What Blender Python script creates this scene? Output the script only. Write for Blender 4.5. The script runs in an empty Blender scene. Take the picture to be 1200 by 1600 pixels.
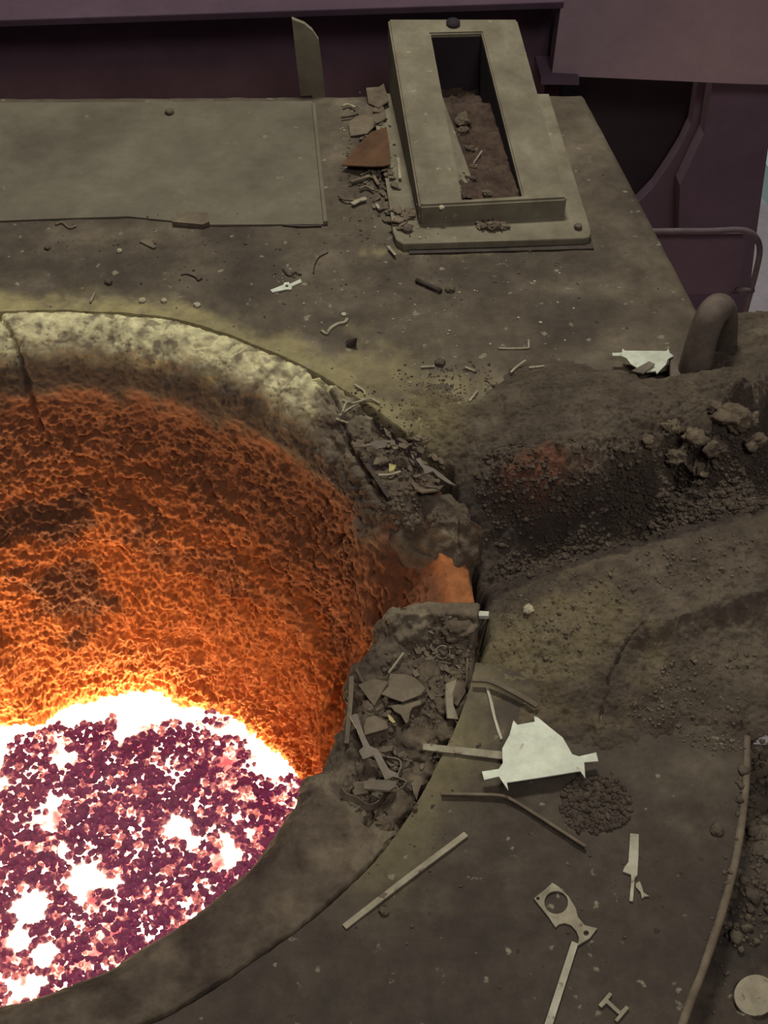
import bpy, bmesh, math, random
import numpy as np
from mathutils import Vector, Matrix
from mathutils.bvhtree import BVHTree

random.seed(7)
RNG = np.random.default_rng(11)
scn = bpy.context.scene
col = scn.collection

# ------------------------------------------------------------------ camera
F = 2100.0; PITCH = math.radians(47.2); YAW = math.radians(3.9); CAMH = 1.6
CAM = np.array([0.0, 0.0, CAMH])
FX = np.array([math.sin(YAW)*math.cos(PITCH), math.cos(YAW)*math.cos(PITCH), -math.sin(PITCH)])
RX = np.array([math.cos(YAW), -math.sin(YAW), 0.0])
UX = np.cross(RX, FX)
cd = bpy.data.cameras.new('camera'); cam = bpy.data.objects.new('camera', cd); col.objects.link(cam)
cd.sensor_fit = 'VERTICAL'; cd.sensor_height = 36.0; cd.lens = 36.0*F/1600.0
cd.clip_start = 0.05; cd.clip_end = 50
cam.matrix_world = Matrix(((RX[0], UX[0], -FX[0], 0), (RX[1], UX[1], -FX[1], 0), (RX[2], UX[2], -FX[2], CAMH), (0, 0, 0, 1)))
scn.camera = cam

# ------------------------------------------------------------------ world, lamps, exposure
scn.view_settings.view_transform = 'Standard'
scn.view_settings.look = 'None'
scn.view_settings.exposure = 0.0
scn.view_settings.gamma = 1.0
scn.view_settings.use_curve_mapping = False
w = bpy.data.worlds.new('world'); scn.world = w; w.use_nodes = True
w.node_tree.nodes['Background'].inputs[0].default_value = (0.30, 0.235, 0.32, 1)
w.node_tree.nodes['Background'].inputs[1].default_value = 0.18

def area(name, loc, target, size, energy, color):
    l = bpy.data.lights.new(name, 'AREA'); l.shape = 'RECTANGLE'; l.size, l.size_y = size
    l.energy = energy; l.color = color
    o = bpy.data.objects.new(name, l); col.objects.link(o); o.location = loc
    o.rotation_euler = (Vector(target)-Vector(loc)).to_track_quat('-Z', 'Y').to_euler()
    return o
area('hall_lamp', (0.1, 3.7, 4.3), (-0.1, 1.7, 0), (1.0, 0.6), 160, (1.0, 0.94, 0.79))
area('added_fill', (0.9, -1.2, 4.2), (0.0, 1.6, 0), (1.6, 1.0), 80, (1.0, 0.91, 0.82))  # soft fill added on the viewer's side, not a known lamp of the hall


# ------------------------------------------------------------------ pixel -> place helpers
def ray(px, py):
    d = FX*F + RX*(px-600) - UX*(py-800)
    return d/np.linalg.norm(d)
def at(px, py, z=0.0):
    d = ray(px, py); return CAM + d*((z-CAMH)/d[2])
def aty(px, py, y):
    d = ray(px, py); return CAM + d*(y/d[1])
SURF = []
def cast(px, py):
    d = Vector(ray(px, py)); best = None
    for b in SURF:
        h = b.ray_cast(Vector(CAM), d)
        if h[0] is not None and (best is None or h[3] < best[2]):
            best = (h[0], h[1], h[3])
    if best is None:
        return Vector(at(px, py, 0)), Vector((0, 0, 1))
    n = best[1] if best[1].z >= 0 else -best[1]
    return best[0], n

# ------------------------------------------------------------------ noise
def _hash(ix, iy, iz, seed):
    h = (ix*374761393 + iy*668265263 + iz*2147483647 + seed*144665) & 0xffffffff
    h = ((h ^ (h >> 13))*1274126177) & 0xffffffff
    h = ((h ^ (h >> 16))*2246822519) & 0xffffffff
    return (h ^ (h >> 15))
GR = np.array([[1,1,0],[-1,1,0],[1,-1,0],[-1,-1,0],[1,0,1],[-1,0,1],[1,0,-1],[-1,0,-1],[0,1,1],[0,-1,1],[0,1,-1],[0,-1,-1],[1,1,0],[-1,1,0],[0,-1,1],[0,-1,-1]], float)
def perlin(p, seed=0):
    p = np.asarray(p, float); i = np.floor(p).astype(np.int64); f = p-i
    u = f*f*f*(f*(f*6-15)+10); out = 0
    for dx in (0, 1):
        for dy in (0, 1):
            for dz in (0, 1):
                g = GR[_hash(i[:, 0]+dx, i[:, 1]+dy, i[:, 2]+dz, seed) & 15]
                dot = g[:, 0]*(f[:, 0]-dx) + g[:, 1]*(f[:, 1]-dy) + g[:, 2]*(f[:, 2]-dz)
                wt = (u[:, 0] if dx else 1-u[:, 0])*(u[:, 1] if dy else 1-u[:, 1])*(u[:, 2] if dz else 1-u[:, 2])
                out = out + wt*dot
    return out
def fbm(p, scale, octv=4, seed=0, gain=0.5):
    p = np.asarray(p, float)*scale; a = 1.0; s = 0
    for k in range(octv):
        s = s + a*perlin(p+17.3*k, seed+k); p = p*2.03; a *= gain
    return s
def ridged(p, scale, octv=4, seed=0, gain=0.5):
    p = np.asarray(p, float)*scale; a = 1.0; s = 0
    for k in range(octv):
        s = s + a*(1-2*np.abs(perlin(p+9.1*k, seed+k))); p = p*2.07; a *= gain
    return s
def smooth(a, b, x):
    t = np.clip((x-a)/(b-a), 0, 1); return t*t*(3-2*t)
def cells(p, scale, seed=0):
    """rounded pebbly bumps: 1 at a cell's centre, 0 at its border (2-D voronoi)"""
    q = np.asarray(p, float)[:, :2]*scale; i = np.floor(q).astype(np.int64)
    best = np.full(len(q), 9.0); rnd = np.zeros(len(q))
    z = np.zeros(len(q), np.int64)
    for dx in (-1, 0, 1):
        for dy in (-1, 0, 1):
            cx = i[:, 0]+dx; cy = i[:, 1]+dy
            h1 = (_hash(cx, cy, z, seed) & 1023)/1023.; h2 = (_hash(cx, cy, z+5, seed+3) & 1023)/1023.
            d = (q[:, 0]-cx-h1)**2 + (q[:, 1]-cy-h2)**2
            m = d < best; best[m] = d[m]; rnd[m] = ((_hash(cx, cy, z+9, seed+8) & 1023)/1023.)[m]
    return np.clip(1-best*2.2, 0, 1), rnd

# ------------------------------------------------------------------ materials
def mat(name, c1, c2=None, c3=None, scale=8.0, rough=0.85, bump=0.3, bscale=60.0, metal=0.0, speck=None, attr=None, cattr=None, bdist=0.004, detail=6, mottle=.45, mscale=26):
    m = bpy.data.materials.new(name); m.use_nodes = True
    nt = m.node_tree; N = nt.nodes; L = nt.links; b = N['Principled BSDF']
    tc = N.new('ShaderNodeTexCoord')
    n1 = N.new('ShaderNodeTexNoise'); n1.inputs['Scale'].default_value = scale; n1.inputs['Detail'].default_value = detail; n1.inputs['Roughness'].default_value = 0.62
    L.new(tc.outputs['Object'], n1.inputs['Vector'])
    rp = N.new('ShaderNodeValToRGB'); e = rp.color_ramp.elements
    e[0].position = 0.34; e[0].color = (*c1, 1); e[1].position = 0.66; e[1].color = (*(c2 or c1), 1)
    if c3: x = e.new(0.52); x.color = (*c3, 1)
    L.new(n1.outputs['Fac'], rp.inputs['Fac']); out = rp.outputs['Color']
    def mix(fac, a, colr):
        mx = N.new('ShaderNodeMix'); mx.data_type = 'RGBA'
        L.new(fac, mx.inputs['Factor']); L.new(a, mx.inputs['A'])
        if isinstance(colr, tuple): mx.inputs['B'].default_value = (*colr, 1)
        else: L.new(colr, mx.inputs['B'])
        return mx.outputs['Result']
    if attr:
        for an, ca in zip(attr, cattr):
            at_ = N.new('ShaderNodeAttribute'); at_.attribute_name = an
            out = mix(at_.outputs['Fac'], out, ca)
    if speck:   # small light or dark flecks of dirt: (colour, scale, threshold)
        for (sc, ss, th) in speck:
            n2 = N.new('ShaderNodeTexNoise'); n2.inputs['Scale'].default_value = ss; n2.inputs['Detail'].default_value = 3
            L.new(tc.outputs['Object'], n2.inputs['Vector'])
            r2 = N.new('ShaderNodeValToRGB'); r2.color_ramp.elements[0].position = th; r2.color_ramp.elements[1].position = th+0.05
            L.new(n2.outputs['Fac'], r2.inputs['Fac'])
            out = mix(r2.outputs['Color'], out, sc)
    if mottle:
        n4 = N.new('ShaderNodeTexNoise'); n4.inputs['Scale'].default_value = mscale; n4.inputs['Detail'].default_value = 9; n4.inputs['Roughness'].default_value = 0.72
        L.new(tc.outputs['Object'], n4.inputs['Vector'])
        r4 = N.new('ShaderNodeValToRGB'); r4.color_ramp.elements[0].position = .30; r4.color_ramp.elements[1].position = .70
        lo, hi = 1-mottle, 1.0
        r4.color_ramp.elements[0].color = (lo*.97, lo*.95, lo*.93, 1); r4.color_ramp.elements[1].color = (hi, hi, hi, 1)
        L.new(n4.outputs['Fac'], r4.inputs['Fac'])
        mm = N.new('ShaderNodeMix'); mm.data_type = 'RGBA'; mm.blend_type = 'MULTIPLY'; mm.inputs['Factor'].default_value = 1
        L.new(out, mm.inputs['A']); L.new(r4.outputs['Color'], mm.inputs['B']); out = mm.outputs['Result']
    L.new(out, b.inputs['Base Color'])
    b.inputs['Roughness'].default_value = rough; b.inputs['Metallic'].default_value = metal
    b.inputs['Specular IOR Level'].default_value = 0.3
    if bump:
        n3 = N.new('ShaderNodeTexNoise'); n3.inputs['Scale'].default_value = bscale; n3.inputs['Detail'].default_value = 8; n3.inputs['Roughness'].default_value = 0.65
        L.new(tc.outputs['Object'], n3.inputs['Vector'])
        bp = N.new('ShaderNodeBump'); bp.inputs['Strength'].default_value = bump; bp.inputs['Distance'].default_value = bdist
        L.new(n3.outputs['Fac'], bp.inputs['Height']); L.new(bp.outputs['Normal'], b.inputs['Normal'])
    return m
M = {}
M['deck'] = mat('deck_dust', (.090, .072, .052), (.175, .148, .108), (.125, .104, .076), scale=5, rough=.9, bump=.35, bscale=45,
                speck=[((.24, .22, .16), 38, .66), ((.035, .028, .024), 52, .68)], attr=['dust', 'soot_shade'], cattr=[(.37, .33, .16), (.045, .036, .030)])
M['cover'] = mat('cover_dust', (.125, .113, .083), (.165, .150, .112), scale=4, rough=.9, bump=.2, bscale=60, speck=[((.22, .20, .13), 30, .69)], attr=['soot_shade'], cattr=[(.07, .058, .044)], mottle=.3, mscale=14)
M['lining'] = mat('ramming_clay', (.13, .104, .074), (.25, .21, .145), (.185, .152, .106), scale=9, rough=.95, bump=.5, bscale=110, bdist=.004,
                  speck=None, mottle=.5, mscale=34, attr=['cream', 'wall', 'soot_shade'], cattr=[(.80, .76, .45), (.50, .165, .045), (.060, .044, .036)])
M['spout'] = mat('spout_clay', (.085, .066, .050), (.175, .145, .105), (.12, .096, .070), scale=11, rough=.95, bump=.9, bscale=120, bdist=.007,
                 attr=['cream', 'rust', 'soot_shade'], cattr=[(.23, .195, .105), (.20, .085, .05), (.040, .030, .030)])
M['gravel'] = mat('slag_gravel', (.055, .042, .035), (.125, .10, .072), (.085, .066, .05), scale=60, rough=.95, bump=.5, bscale=200)
M['crumb'] = mat('bank_crumbs', (.11, .088, .062), (.21, .18, .125), scale=60, rough=.95, bump=.5, bscale=200)
M['stone'] = mat('dark_stone', (.075, .06, .048), (.15, .125, .09), scale=35, rough=.95, bump=.6, bscale=150)
M['chunk'] = mat('clay_chunk', (.10, .078, .056), (.22, .18, .12), (.15, .12, .085), scale=25, rough=.95, bump=.8, bscale=110, bdist=.006)
M['pale'] = mat('pale_stone', (.38, .34, .24), (.55, .50, .36), scale=30, rough=.9, bump=.4, bscale=120)
M['bright'] = mat('bright_sheet', (.50, .545, .45), (.64, .69, .58), (.57, .62, .52), scale=9, rough=.55, bump=.05, metal=.15, speck=[((.42, .40, .30), 45, .66)], mottle=.35, mscale=30)
M['white'] = mat('pale_sheet', (.38, .36, .27), (.50, .48, .38), scale=22, rough=.6, bump=.1, metal=.1, speck=[((.28, .22, .14), 60, .63)])
M['tan'] = mat('dull_sheet', (.26, .235, .165), (.40, .37, .27), scale=25, rough=.7, bump=.15, speck=[((.15, .11, .07), 70, .62)])
M['brown'] = mat('brown_sheet', (.115, .088, .062), (.20, .165, .115), scale=18, rough=.8, bump=.2)
M['dark'] = mat('dark_sheet', (.035, .027, .024), (.07, .055, .045), scale=25, rough=.7, bump=.2)
M['grey'] = mat('grey_sheet', (.13, .108, .085), (.20, .172, .135), scale=20, rough=.65, bump=.15)
M['rust'] = mat('rust_sheet', (.105, .055, .028), (.15, .08, .042), scale=14, rough=.9, bump=.15)
M['yellow'] = mat('yellow_bit', (.42, .38, .14), (.52, .47, .2), scale=20, rough=.8, bump=.1)
M['box'] = mat('dusty_steel', (.165, .150, .105), (.235, .215, .155), (.20, .182, .13), scale=7, rough=.85, bump=.2, bscale=70, speck=[((.34, .32, .22), 40, .70)], mottle=.3, mscale=14)
M['fill'] = mat('red_dirt', (.055, .036, .028), (.11, .075, .055), scale=25, rough=1, bump=.9, bscale=120, speck=[((.26, .22, .16), 90, .70)])
M['purple'] = mat('dark_structure', (.062, .038, .060), (.082, .052, .078), scale=5, rough=.85, bump=.1, mottle=.12)
M['hood'] = mat('hood_sheet', (.30, .22, .25), (.35, .265, .295), scale=4, rough=.8, bump=.08, mottle=.12)
M['column'] = mat('column_steel', (.10, .068, .098), (.125, .085, .118), scale=5, rough=.8, bump=.1, mottle=.12)
M['void'] = mat('void_dark', (.022, .016, .022), (.034, .025, .034), scale=6, rough=.9, bump=.1, mottle=.12)  # near-black, also stands in for the shade inside recesses
M['rail'] = mat('rail_paint', (.10, .076, .088), (.14, .11, .12), scale=15, rough=.7, bump=.1)
M['hook'] = mat('lug_steel', (.10, .078, .066), (.17, .14, .11), scale=9, rough=.8, bump=.25, bscale=60)
M['concrete'] = mat('shop_floor', (.27, .255, .30), (.33, .315, .355), scale=9, rough=.9, bump=.1, mottle=.12)
M['teal'] = mat('teal_paint', (.40, .66, .64), (.48, .74, .72), scale=8, rough=.6, bump=.05, mottle=.12)

def emissive(name, attr, stops):
    m = bpy.data.materials.new(name); m.use_nodes = True; nt = m.node_tree; N = nt.nodes; L = nt.links
    b = N['Principled BSDF']; b.inputs['Base Color'].default_value = (.05, .03, .035, 1); b.inputs['Roughness'].default_value = .9
    a = N.new('ShaderNodeAttribute'); a.attribute_name = attr
    tc = N.new('ShaderNodeTexCoord')
    n = N.new('ShaderNodeTexNoise'); n.inputs['Scale'].default_value = 70; n.inputs['Detail'].default_value = 4
    L.new(tc.outputs['Object'], n.inputs['Vector'])
    s = N.new('ShaderNodeMath'); s.operation = 'MULTIPLY_ADD'; s.inputs[1].default_value = .55; s.inputs[2].default_value = -.275
    L.new(n.outputs['Fac'], s.inputs[0])
    ad = N.new('ShaderNodeMath'); ad.operation = 'ADD'; L.new(s.outputs[0], ad.inputs[0]); L.new(a.outputs['Fac'], ad.inputs[1])
    rp = N.new('ShaderNodeValToRGB'); el = rp.color_ramp.elements
    mx = max(max(c) for _, c in stops)
    for i, (p, c) in enumerate(stops):
        x = el[i] if i < 2 else el.new(p)
        x.position = p; x.color = (c[0]/mx, c[1]/mx, c[2]/mx, 1)
    L.new(ad.outputs[0], rp.inputs['Fac'])
    L.new(rp.outputs['Color'], b.inputs['Emission Color']); b.inputs['Emission Strength'].default_value = mx
    return m
M['coke'] = emissive('glowing_coke', 'glow', [(0.0, (.060, .006, .028)), (.30, (.15, .016, .058)), (.52, (1.0, .27, .20)), (.70, (3.6, 2.0, 1.35)), (1.0, (11, 8.2, 6.4))])
M['melt'] = emissive('molten_metal', 'glow', [(0.0, (1.1, .16, .16)), (.25, (2.6, .75, .55)), (.48, (8, 4.6, 3.2)), (.7, (22, 15.5, 9.5)), (1.0, (58, 42, 23.0))])

# ------------------------------------------------------------------ object helpers
def tag(o, label=None, cat=None, group=None, kind=None):
    if label: o['label'] = label
    if cat: o['category'] = cat
    if group: o['group'] = group
    if kind: o['kind'] = kind
    return o
def empty(name, loc, label, cat, group=None):
    o = bpy.data.objects.new(name, None); col.objects.link(o); o.location = loc; o.empty_display_size = .05
    return tag(o, label, cat, group)
def link(name, me, m, parent=None, smooth_=True):
    o = bpy.data.objects.new(name, me); col.objects.link(o)
    if m: me.materials.append(m)
    if smooth_: me.shade_smooth()
    if parent is not None:
        o.parent = parent; o.matrix_parent_inverse = Matrix.Translation(-Vector(parent.location))
    return o
def mesh(name, V, Fc, attrs=None):
    me = bpy.data.meshes.new(name)
    me.from_pydata(np.asarray(V).tolist(), [], [list(map(int, f)) for f in Fc] if not isinstance(Fc, np.ndarray) else Fc.tolist()); me.update()
    for k, v in (attrs or {}).items():
        a = me.attributes.new(k, 'FLOAT', 'POINT'); a.data.foreach_set('value', np.clip(np.asarray(v, np.float32), 0, 1.5).ravel())
    return me
def gridfaces(nu, nv, wrap=False):
    i = np.arange(nu if wrap else nu-1)[:, None]; j = np.arange(nv-1)[None, :]
    a = i*nv+j; b = ((i+1) % nu)*nv+j
    return np.stack([a, b, b+1, a+1], -1).reshape(-1, 4)
def bm_mesh(name, bm):
    me = bpy.data.meshes.new(name); bmesh.ops.recalc_face_normals(bm, faces=bm.faces); bm.to_mesh(me); bm.free(); return me
def bevel_bm(bm, wd, seg=2):
    bmesh.ops.bevel(bm, geom=[e for e in bm.edges if len(e.link_faces) == 2 and e.calc_face_angle(0) > .5], offset=wd, segments=seg, affect='EDGES', profile=.5)
def prism_bm(pts, ext, holes=()):
    """solid from a planar outline (list of 3-D points) pushed along ext; holes are outlines too"""
    bm = bmesh.new(); loops = []
    for lp in [pts]+list(holes):
        vs = [bm.verts.new(p) for p in lp]; loops.append(vs)
    edges = []
    for vs in loops:
        edges += [bm.edges.new((vs[i], vs[(i+1) % len(vs)])) for i in range(len(vs))]
    if holes: bmesh.ops.triangle_fill(bm, use_beauty=True, use_dissolve=False, edges=edges)
    else: bm.faces.new(loops[0])
    r = bmesh.ops.extrude_face_region(bm, geom=list(bm.faces))
    for v in [g for g in r['geom'] if isinstance(g, bmesh.types.BMVert)]: v.co += Vector(ext)
    return bm
def box_bm(lo, hi, bev=0.0):
    bm = bmesh.new(); bmesh.ops.create_cube(bm, size=1)
    for v in bm.verts: v.co = Vector([(lo[k]+hi[k])/2 + v.co[k]*(hi[k]-lo[k]) for k in range(3)])
    if bev: bevel_bm(bm, bev)
    return bm
def spline(pts, n=8):
    P = [Vector(p) for p in pts]; P = [P[0]*2-P[1]]+P+[P[-1]*2-P[-2]]; out = []
    for i in range(1, len(P)-2):
        for k in range(n):
            t = k/n; a, b, c, d = P[i-1:i+3]
            out.append(.5*((2*b)+(c-a)*t+(2*a-5*b+4*c-d)*t*t+(3*b-a-3*c+d)*t**3))
    out.append(P[-2]); return out
def tube_bm(pts, r, seg=12, cap=True):
    bm = bmesh.new(); rings = []; up = Vector((0, 0, 1)); n = len(pts)
    rr = r if hasattr(r, '__len__') else [r]*n
    prev = None
    for i in range(n):
        t = (pts[min(i+1, n-1)]-pts[max(i-1, 0)]).normalized()
        if prev is None:
            a = t.orthogonal().normalized()
        else:
            a = (prev-t*prev.dot(t)).normalized()
        prev = a; b = t.cross(a)
        rings.append([bm.verts.new(pts[i]+(a*math.cos(2*math.pi*k/seg)+b*math.sin(2*math.pi*k/seg))*rr[i]) for k in range(seg)])
    for i in range(n-1):
        for k in range(seg): bm.faces.new((rings[i][k], rings[i][(k+1) % seg], rings[i+1][(k+1) % seg], rings[i+1][k]))
    if cap: bm.faces.new(rings[0][::-1]); bm.faces.new(rings[-1])
    return bm
def bvh(V, Fc): SURF.append(BVHTree.FromPolygons([Vector(v) for v in V], [tuple(f) for f in Fc]))
def polyline_dist(P, line):
    d = np.full(len(P), 9.0)
    for a, b in zip(line[:-1], line[1:]):
        a = np.asarray(a[:2]); b = np.asarray(b[:2]); ab = b-a
        t = np.clip(((P[:, :2]-a)@ab)/(ab@ab), 0, 1)
        d = np.minimum(d, np.hypot(*(P[:, :2]-a-t[:, None]*ab).T))
    return d

# ------------------------------------------------------------------ the furnace mouth: shared outlines
C0 = np.array([-.471, 1.332])
def table(deg, xs, ys): return np.interp(deg, xs, ys)
RO_T = ([-180, -110, -69, -59, -48, -41, -29, -15, -6, 4, 14, 25.6, 40, 57.6, 72.5, 84.6, 99, 130, 180],
        [.705, .705, .710, .699, .700, .702, .697, .704, .708, .716, .724, .707, .686, .683, .699, .699, .715, .708, .705])
RI_T = ([-180, -86, -79, -72, -61, -51, -35, -22, -15, -6, 0, 10, 20, 26, 37, 51, 72, 90, 101, 140, 180],
        [.61, .612, .602, .595, .574, .562, .526, .526, .512, .545, .545, .545, .57, .575, .575, .575, .585, .60, .61, .61, .61])
def r_out(deg): return table(deg, *RO_T)
def r_in(deg): return table(deg, *RI_T)
ZT = ([-180, -44, -39, -36, -30, -8, -5, -3, -.5, 3, 8, 12, 17, 21, 23, 33, 38, 180],
      [-.002, -.002, -.012, -.040, -.056, -.054, -.018, -.020, -.088, -.095, -.092, -.075, -.048, -.034, -.036, -.030, .002, .004])
AW = ([-180, -42, -36, -6, -2, 1, 9, 14, 21, 30, 40, 180], [.065, .065, .035, .035, .05, .13, .13, .12, .07, .06, .085, .09])
BW = ([-180, -42, -36, -6, -2, 1, 9, 14, 21, 30, 40, 180], [.085, .085, .06, .06, .10, .42, .42, .3, .12, .12, .13, .14])
RG = ([-180, -46, -38, -34, -6, -3, 0, 9, 14, 21, 30, 40, 60, 180], [.12, .15, .6, 1, 1, .55, .3, .3, .55, .9, 1, .45, .25, .12])

def build_lining():
    nth = 1700; nA, nB, nC = 70, 90, 360
    deg = np.linspace(-180, 180, nth, endpoint=False); th = np.radians(deg)
    ro = r_out(deg)-.0025; ri = r_in(deg); zt = table(deg, *ZT); aw = table(deg, *AW); b = table(deg, *BW)
    aw = np.minimum(aw, (ro-ri)*.95)
    R = np.zeros((nth, nA+nB+nC+1)); Z = np.zeros_like(R)
    R[:, 0] = ro+.001; Z[:, 0] = zt-.07
    s = np.linspace(0, 1, nA, endpoint=False)[None, :]
    flat = (ro-(ri+aw))[:, None]
    R[:, 1:nA+1] = ro[:, None]-s*flat
    Z[:, 1:nA+1] = zt[:, None]-.011*np.exp(-(s*flat/.0030)**2)-.003*np.exp(-(s*flat/.010)**2)
    ph = np.linspace(0, math.pi/2, nB, endpoint=False)[None, :]
    R[:, nA+1:nA+nB+1] = (ri+aw)[:, None]-aw[:, None]*np.sin(ph)
    pw = 1-.42*(smooth(-2.5, .5, deg)*smooth(18, 11, deg))[:, None]
    Z[:, nA+1:nA+nB+1] = zt[:, None]-b[:, None]*(1-np.cos(ph))**pw
    u = np.linspace(0, 1, nC)[None, :]
    z0 = (zt-b)[:, None]
    Z[:, nA+nB+1:] = z0+(-1.0-z0)*u
    zz = Z[:, nA+nB+1:]
    R[:, nA+nB+1:] = ri[:, None]+(.435-ri[:, None])*np.clip(u*1.03, 0, 1)**1.15
    # a crusted ledge runs round the wall, thicker below it
    wob = .05*np.sin(3*th+.7)[:, None]+.03*np.sin(7*th)[:, None]
    R[:, nA+nB+1:] += -.018*smooth(-.40, -.47, zz+wob)+.018*smooth(-.62, -.78, zz+wob)
    X = C0[0]+R*np.cos(th)[:, None]; Y = C0[1]+R*np.sin(th)[:, None]
    P = np.stack([X, Y, Z], -1)
    # normals of the smooth surface
    du = np.roll(P, -1, 0)-np.roll(P, 1, 0); dv = np.gradient(P, axis=1)
    Nn = np.cross(du, dv); Nn /= np.linalg.norm(Nn, axis=-1, keepdims=True)+1e-9
    flip = np.sign(Nn[:, nA//2, 2]).mean(); Nn *= (1 if flip > 0 else -1)
    P = P.reshape(-1, 3); Nn = Nn.reshape(-1, 3)
    depth = -P[:, 2]; dd = np.repeat(deg, R.shape[1])
    wallm = smooth(.06, .22, depth)*1.0
    rough = table(dd, *RG)
    jidx = np.tile(np.arange(R.shape[1]), nth)
    onrim = (1-wallm); wob_v = np.sin(3*np.radians(dd)+.7)
    # diagonal coordinates make the crust streaky on the right-hand wall
    Q = P.copy(); Q[:, 2] *= .75
    warp = np.stack([fbm(Q, 9, 2, 50), fbm(Q, 9, 2, 53), fbm(Q, 9, 2, 56)], -1)*.03
    cr = ridged(Q+warp, 16, 5, 3, .58); big = fbm(Q, 5.5, 3, 21)
    fine = ridged(Q+warp*.6, 48, 3, 31, .6)
    bil = np.abs(perlin((Q+warp)*np.array([26, 26, 62]), 41))*2; bil2 = np.abs(perlin((Q+warp*.3)*np.array([90, 90, 130]), 43))*2
    disp = wallm*(.007*(cr-.6)+.026*big+.0024*fine+.0040*bil+.0014*bil2+.0062*fbm(P, 120, 3, 37)+.008*fbm(P*np.array([1, 1, 1.8]), 42, 4, 39)-.004)
    disp += onrim*(rough*(.017*fbm(P, 16, 4, 61)+.006*fbm(P, 80, 3, 65))+.0026*fbm(P, 7, 3, 71)+.0008*ridged(P, 75, 3, 75))
    # scratches dragged across the far lip
    r2_ = np.hypot(P[:, 0]-C0[0], P[:, 1]-C0[1])
    st = np.abs(perlin(np.stack([dd*.55+r2_*14, r2_*7, dd*0], -1), 201)); st2 = np.abs(perlin(np.stack([dd*1.1-r2_*20, r2_*11, dd*0+4], -1), 203))
    scr = np.maximum(smooth(.05, .0, st)*smooth(.0, .3, fbm(P, 12, 2, 205)), .7*smooth(.06, .0, st2)*smooth(.05, .35, fbm(P, 15, 2, 207)))*onrim*smooth(28, 36, dd)*smooth(125, 105, dd)
    disp -= .0045*scr
    edge = (jidx <= 2)
    disp[edge] = 0
    # slag flakes clinging to the far lip
    fl = smooth(.15, .5, fbm(P*np.array([1, 1, .6]), 26, 3, 91))
    disp += onrim*.0035*fl*(dd > 20)*(dd < 75)
    # grooves: cracks in the rim
    cracks = [[(0, 505), (25, 545), (45, 575), (75, 600)], [(440, 555), (470, 580), (520, 640), (545, 690)],
              [(528, 675), (560, 715), (590, 760), (612, 782)], [(500, 730), (540, 745), (585, 742)],
              [(575, 1295), (590, 1240), (560, 1200)], [(540, 640), (590, 632), (630, 650), (690, 690)]]
    for c in cracks:
        L = [at(x, y, -.03) for x, y in c]
        d = polyline_dist(P, L)+.0025*fbm(P, 60, 2, 5)
        disp -= (depth < .2)*.014*np.exp(-(d/.0042)**2)
    P2 = P+Nn*disp[:, None]
    r2 = np.hypot(P[:, 0]-C0[0], P[:, 1]-C0[1])
    nz = fbm(P, 12, 3, 81)
    cream = smooth(33, 52, dd+9*nz)*smooth(.062, .004, depth+.02*nz)*(.80+.9*fbm(P, 40, 3, 85))
    cream = np.clip(cream, 0, 1)*(1-.65*scr)*(1-.75*smooth(.25, .55, fbm(P, 30, 3, 97)))
    wallc = smooth(.085, .145, depth+.03*nz)  # orange begins sharply here, painting the edge of the bed's light
    upper = .68*smooth(.58, .18, depth+.10*fbm(P, 6, 4, 151))*smooth(.08, .13, depth)  # fading of the bed's light up the wall, put into the colour
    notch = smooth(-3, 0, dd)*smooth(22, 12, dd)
    wallc = np.maximum(wallc, notch*.8)  # orange of the bed's light painted into the notch floor too
    soot_shade = smooth(-36, -50, dd)*smooth(-150, -75, dd)*(.62+.5*fbm(P, 13, 4, 141))*(depth < .3)+.85*rough*(.55+fbm(P, 9, 3, 143))*smooth(-.35, .4, fbm(P, 28, 3, 99))*onrim  # near rim and broken corner toned darker
    soot_shade = np.maximum(soot_shade, .85*smooth(.02, .075, depth+.015*nz)*(1-notch))  # shade below the rounded lip painted into the clay colour
    soot_shade *= (1-wallc)
    # smooth dark patches on the wall
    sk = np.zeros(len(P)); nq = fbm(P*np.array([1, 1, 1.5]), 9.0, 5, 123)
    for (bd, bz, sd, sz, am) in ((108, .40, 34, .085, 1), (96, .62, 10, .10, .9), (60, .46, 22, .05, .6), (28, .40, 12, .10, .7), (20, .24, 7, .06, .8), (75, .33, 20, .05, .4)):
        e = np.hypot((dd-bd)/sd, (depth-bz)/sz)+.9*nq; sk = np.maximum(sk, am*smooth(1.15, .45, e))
    soot_shade = np.maximum(soot_shade, upper)
    soot_shade = np.maximum(soot_shade, .78*sk*smooth(.16, .24, depth)*smooth(.84, .70, depth))
    Fc = gridfaces(nth, R.shape[1], wrap=True)
    me = mesh('crucible_lining', P2, Fc, {'cream': cream, 'wall': wallc, 'soot_shade': soot_shade})
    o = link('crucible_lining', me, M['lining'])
    tag(o, 'round clay-lined furnace mouth with cracked cream rim and orange glowing wall', 'furnace lining')
    sub = P2.reshape(nth, -1, 3)[::3, ::3]
    bvh(sub.reshape(-1, 3), gridfaces(sub.shape[0], sub.shape[1], wrap=True))
    return o

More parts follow.
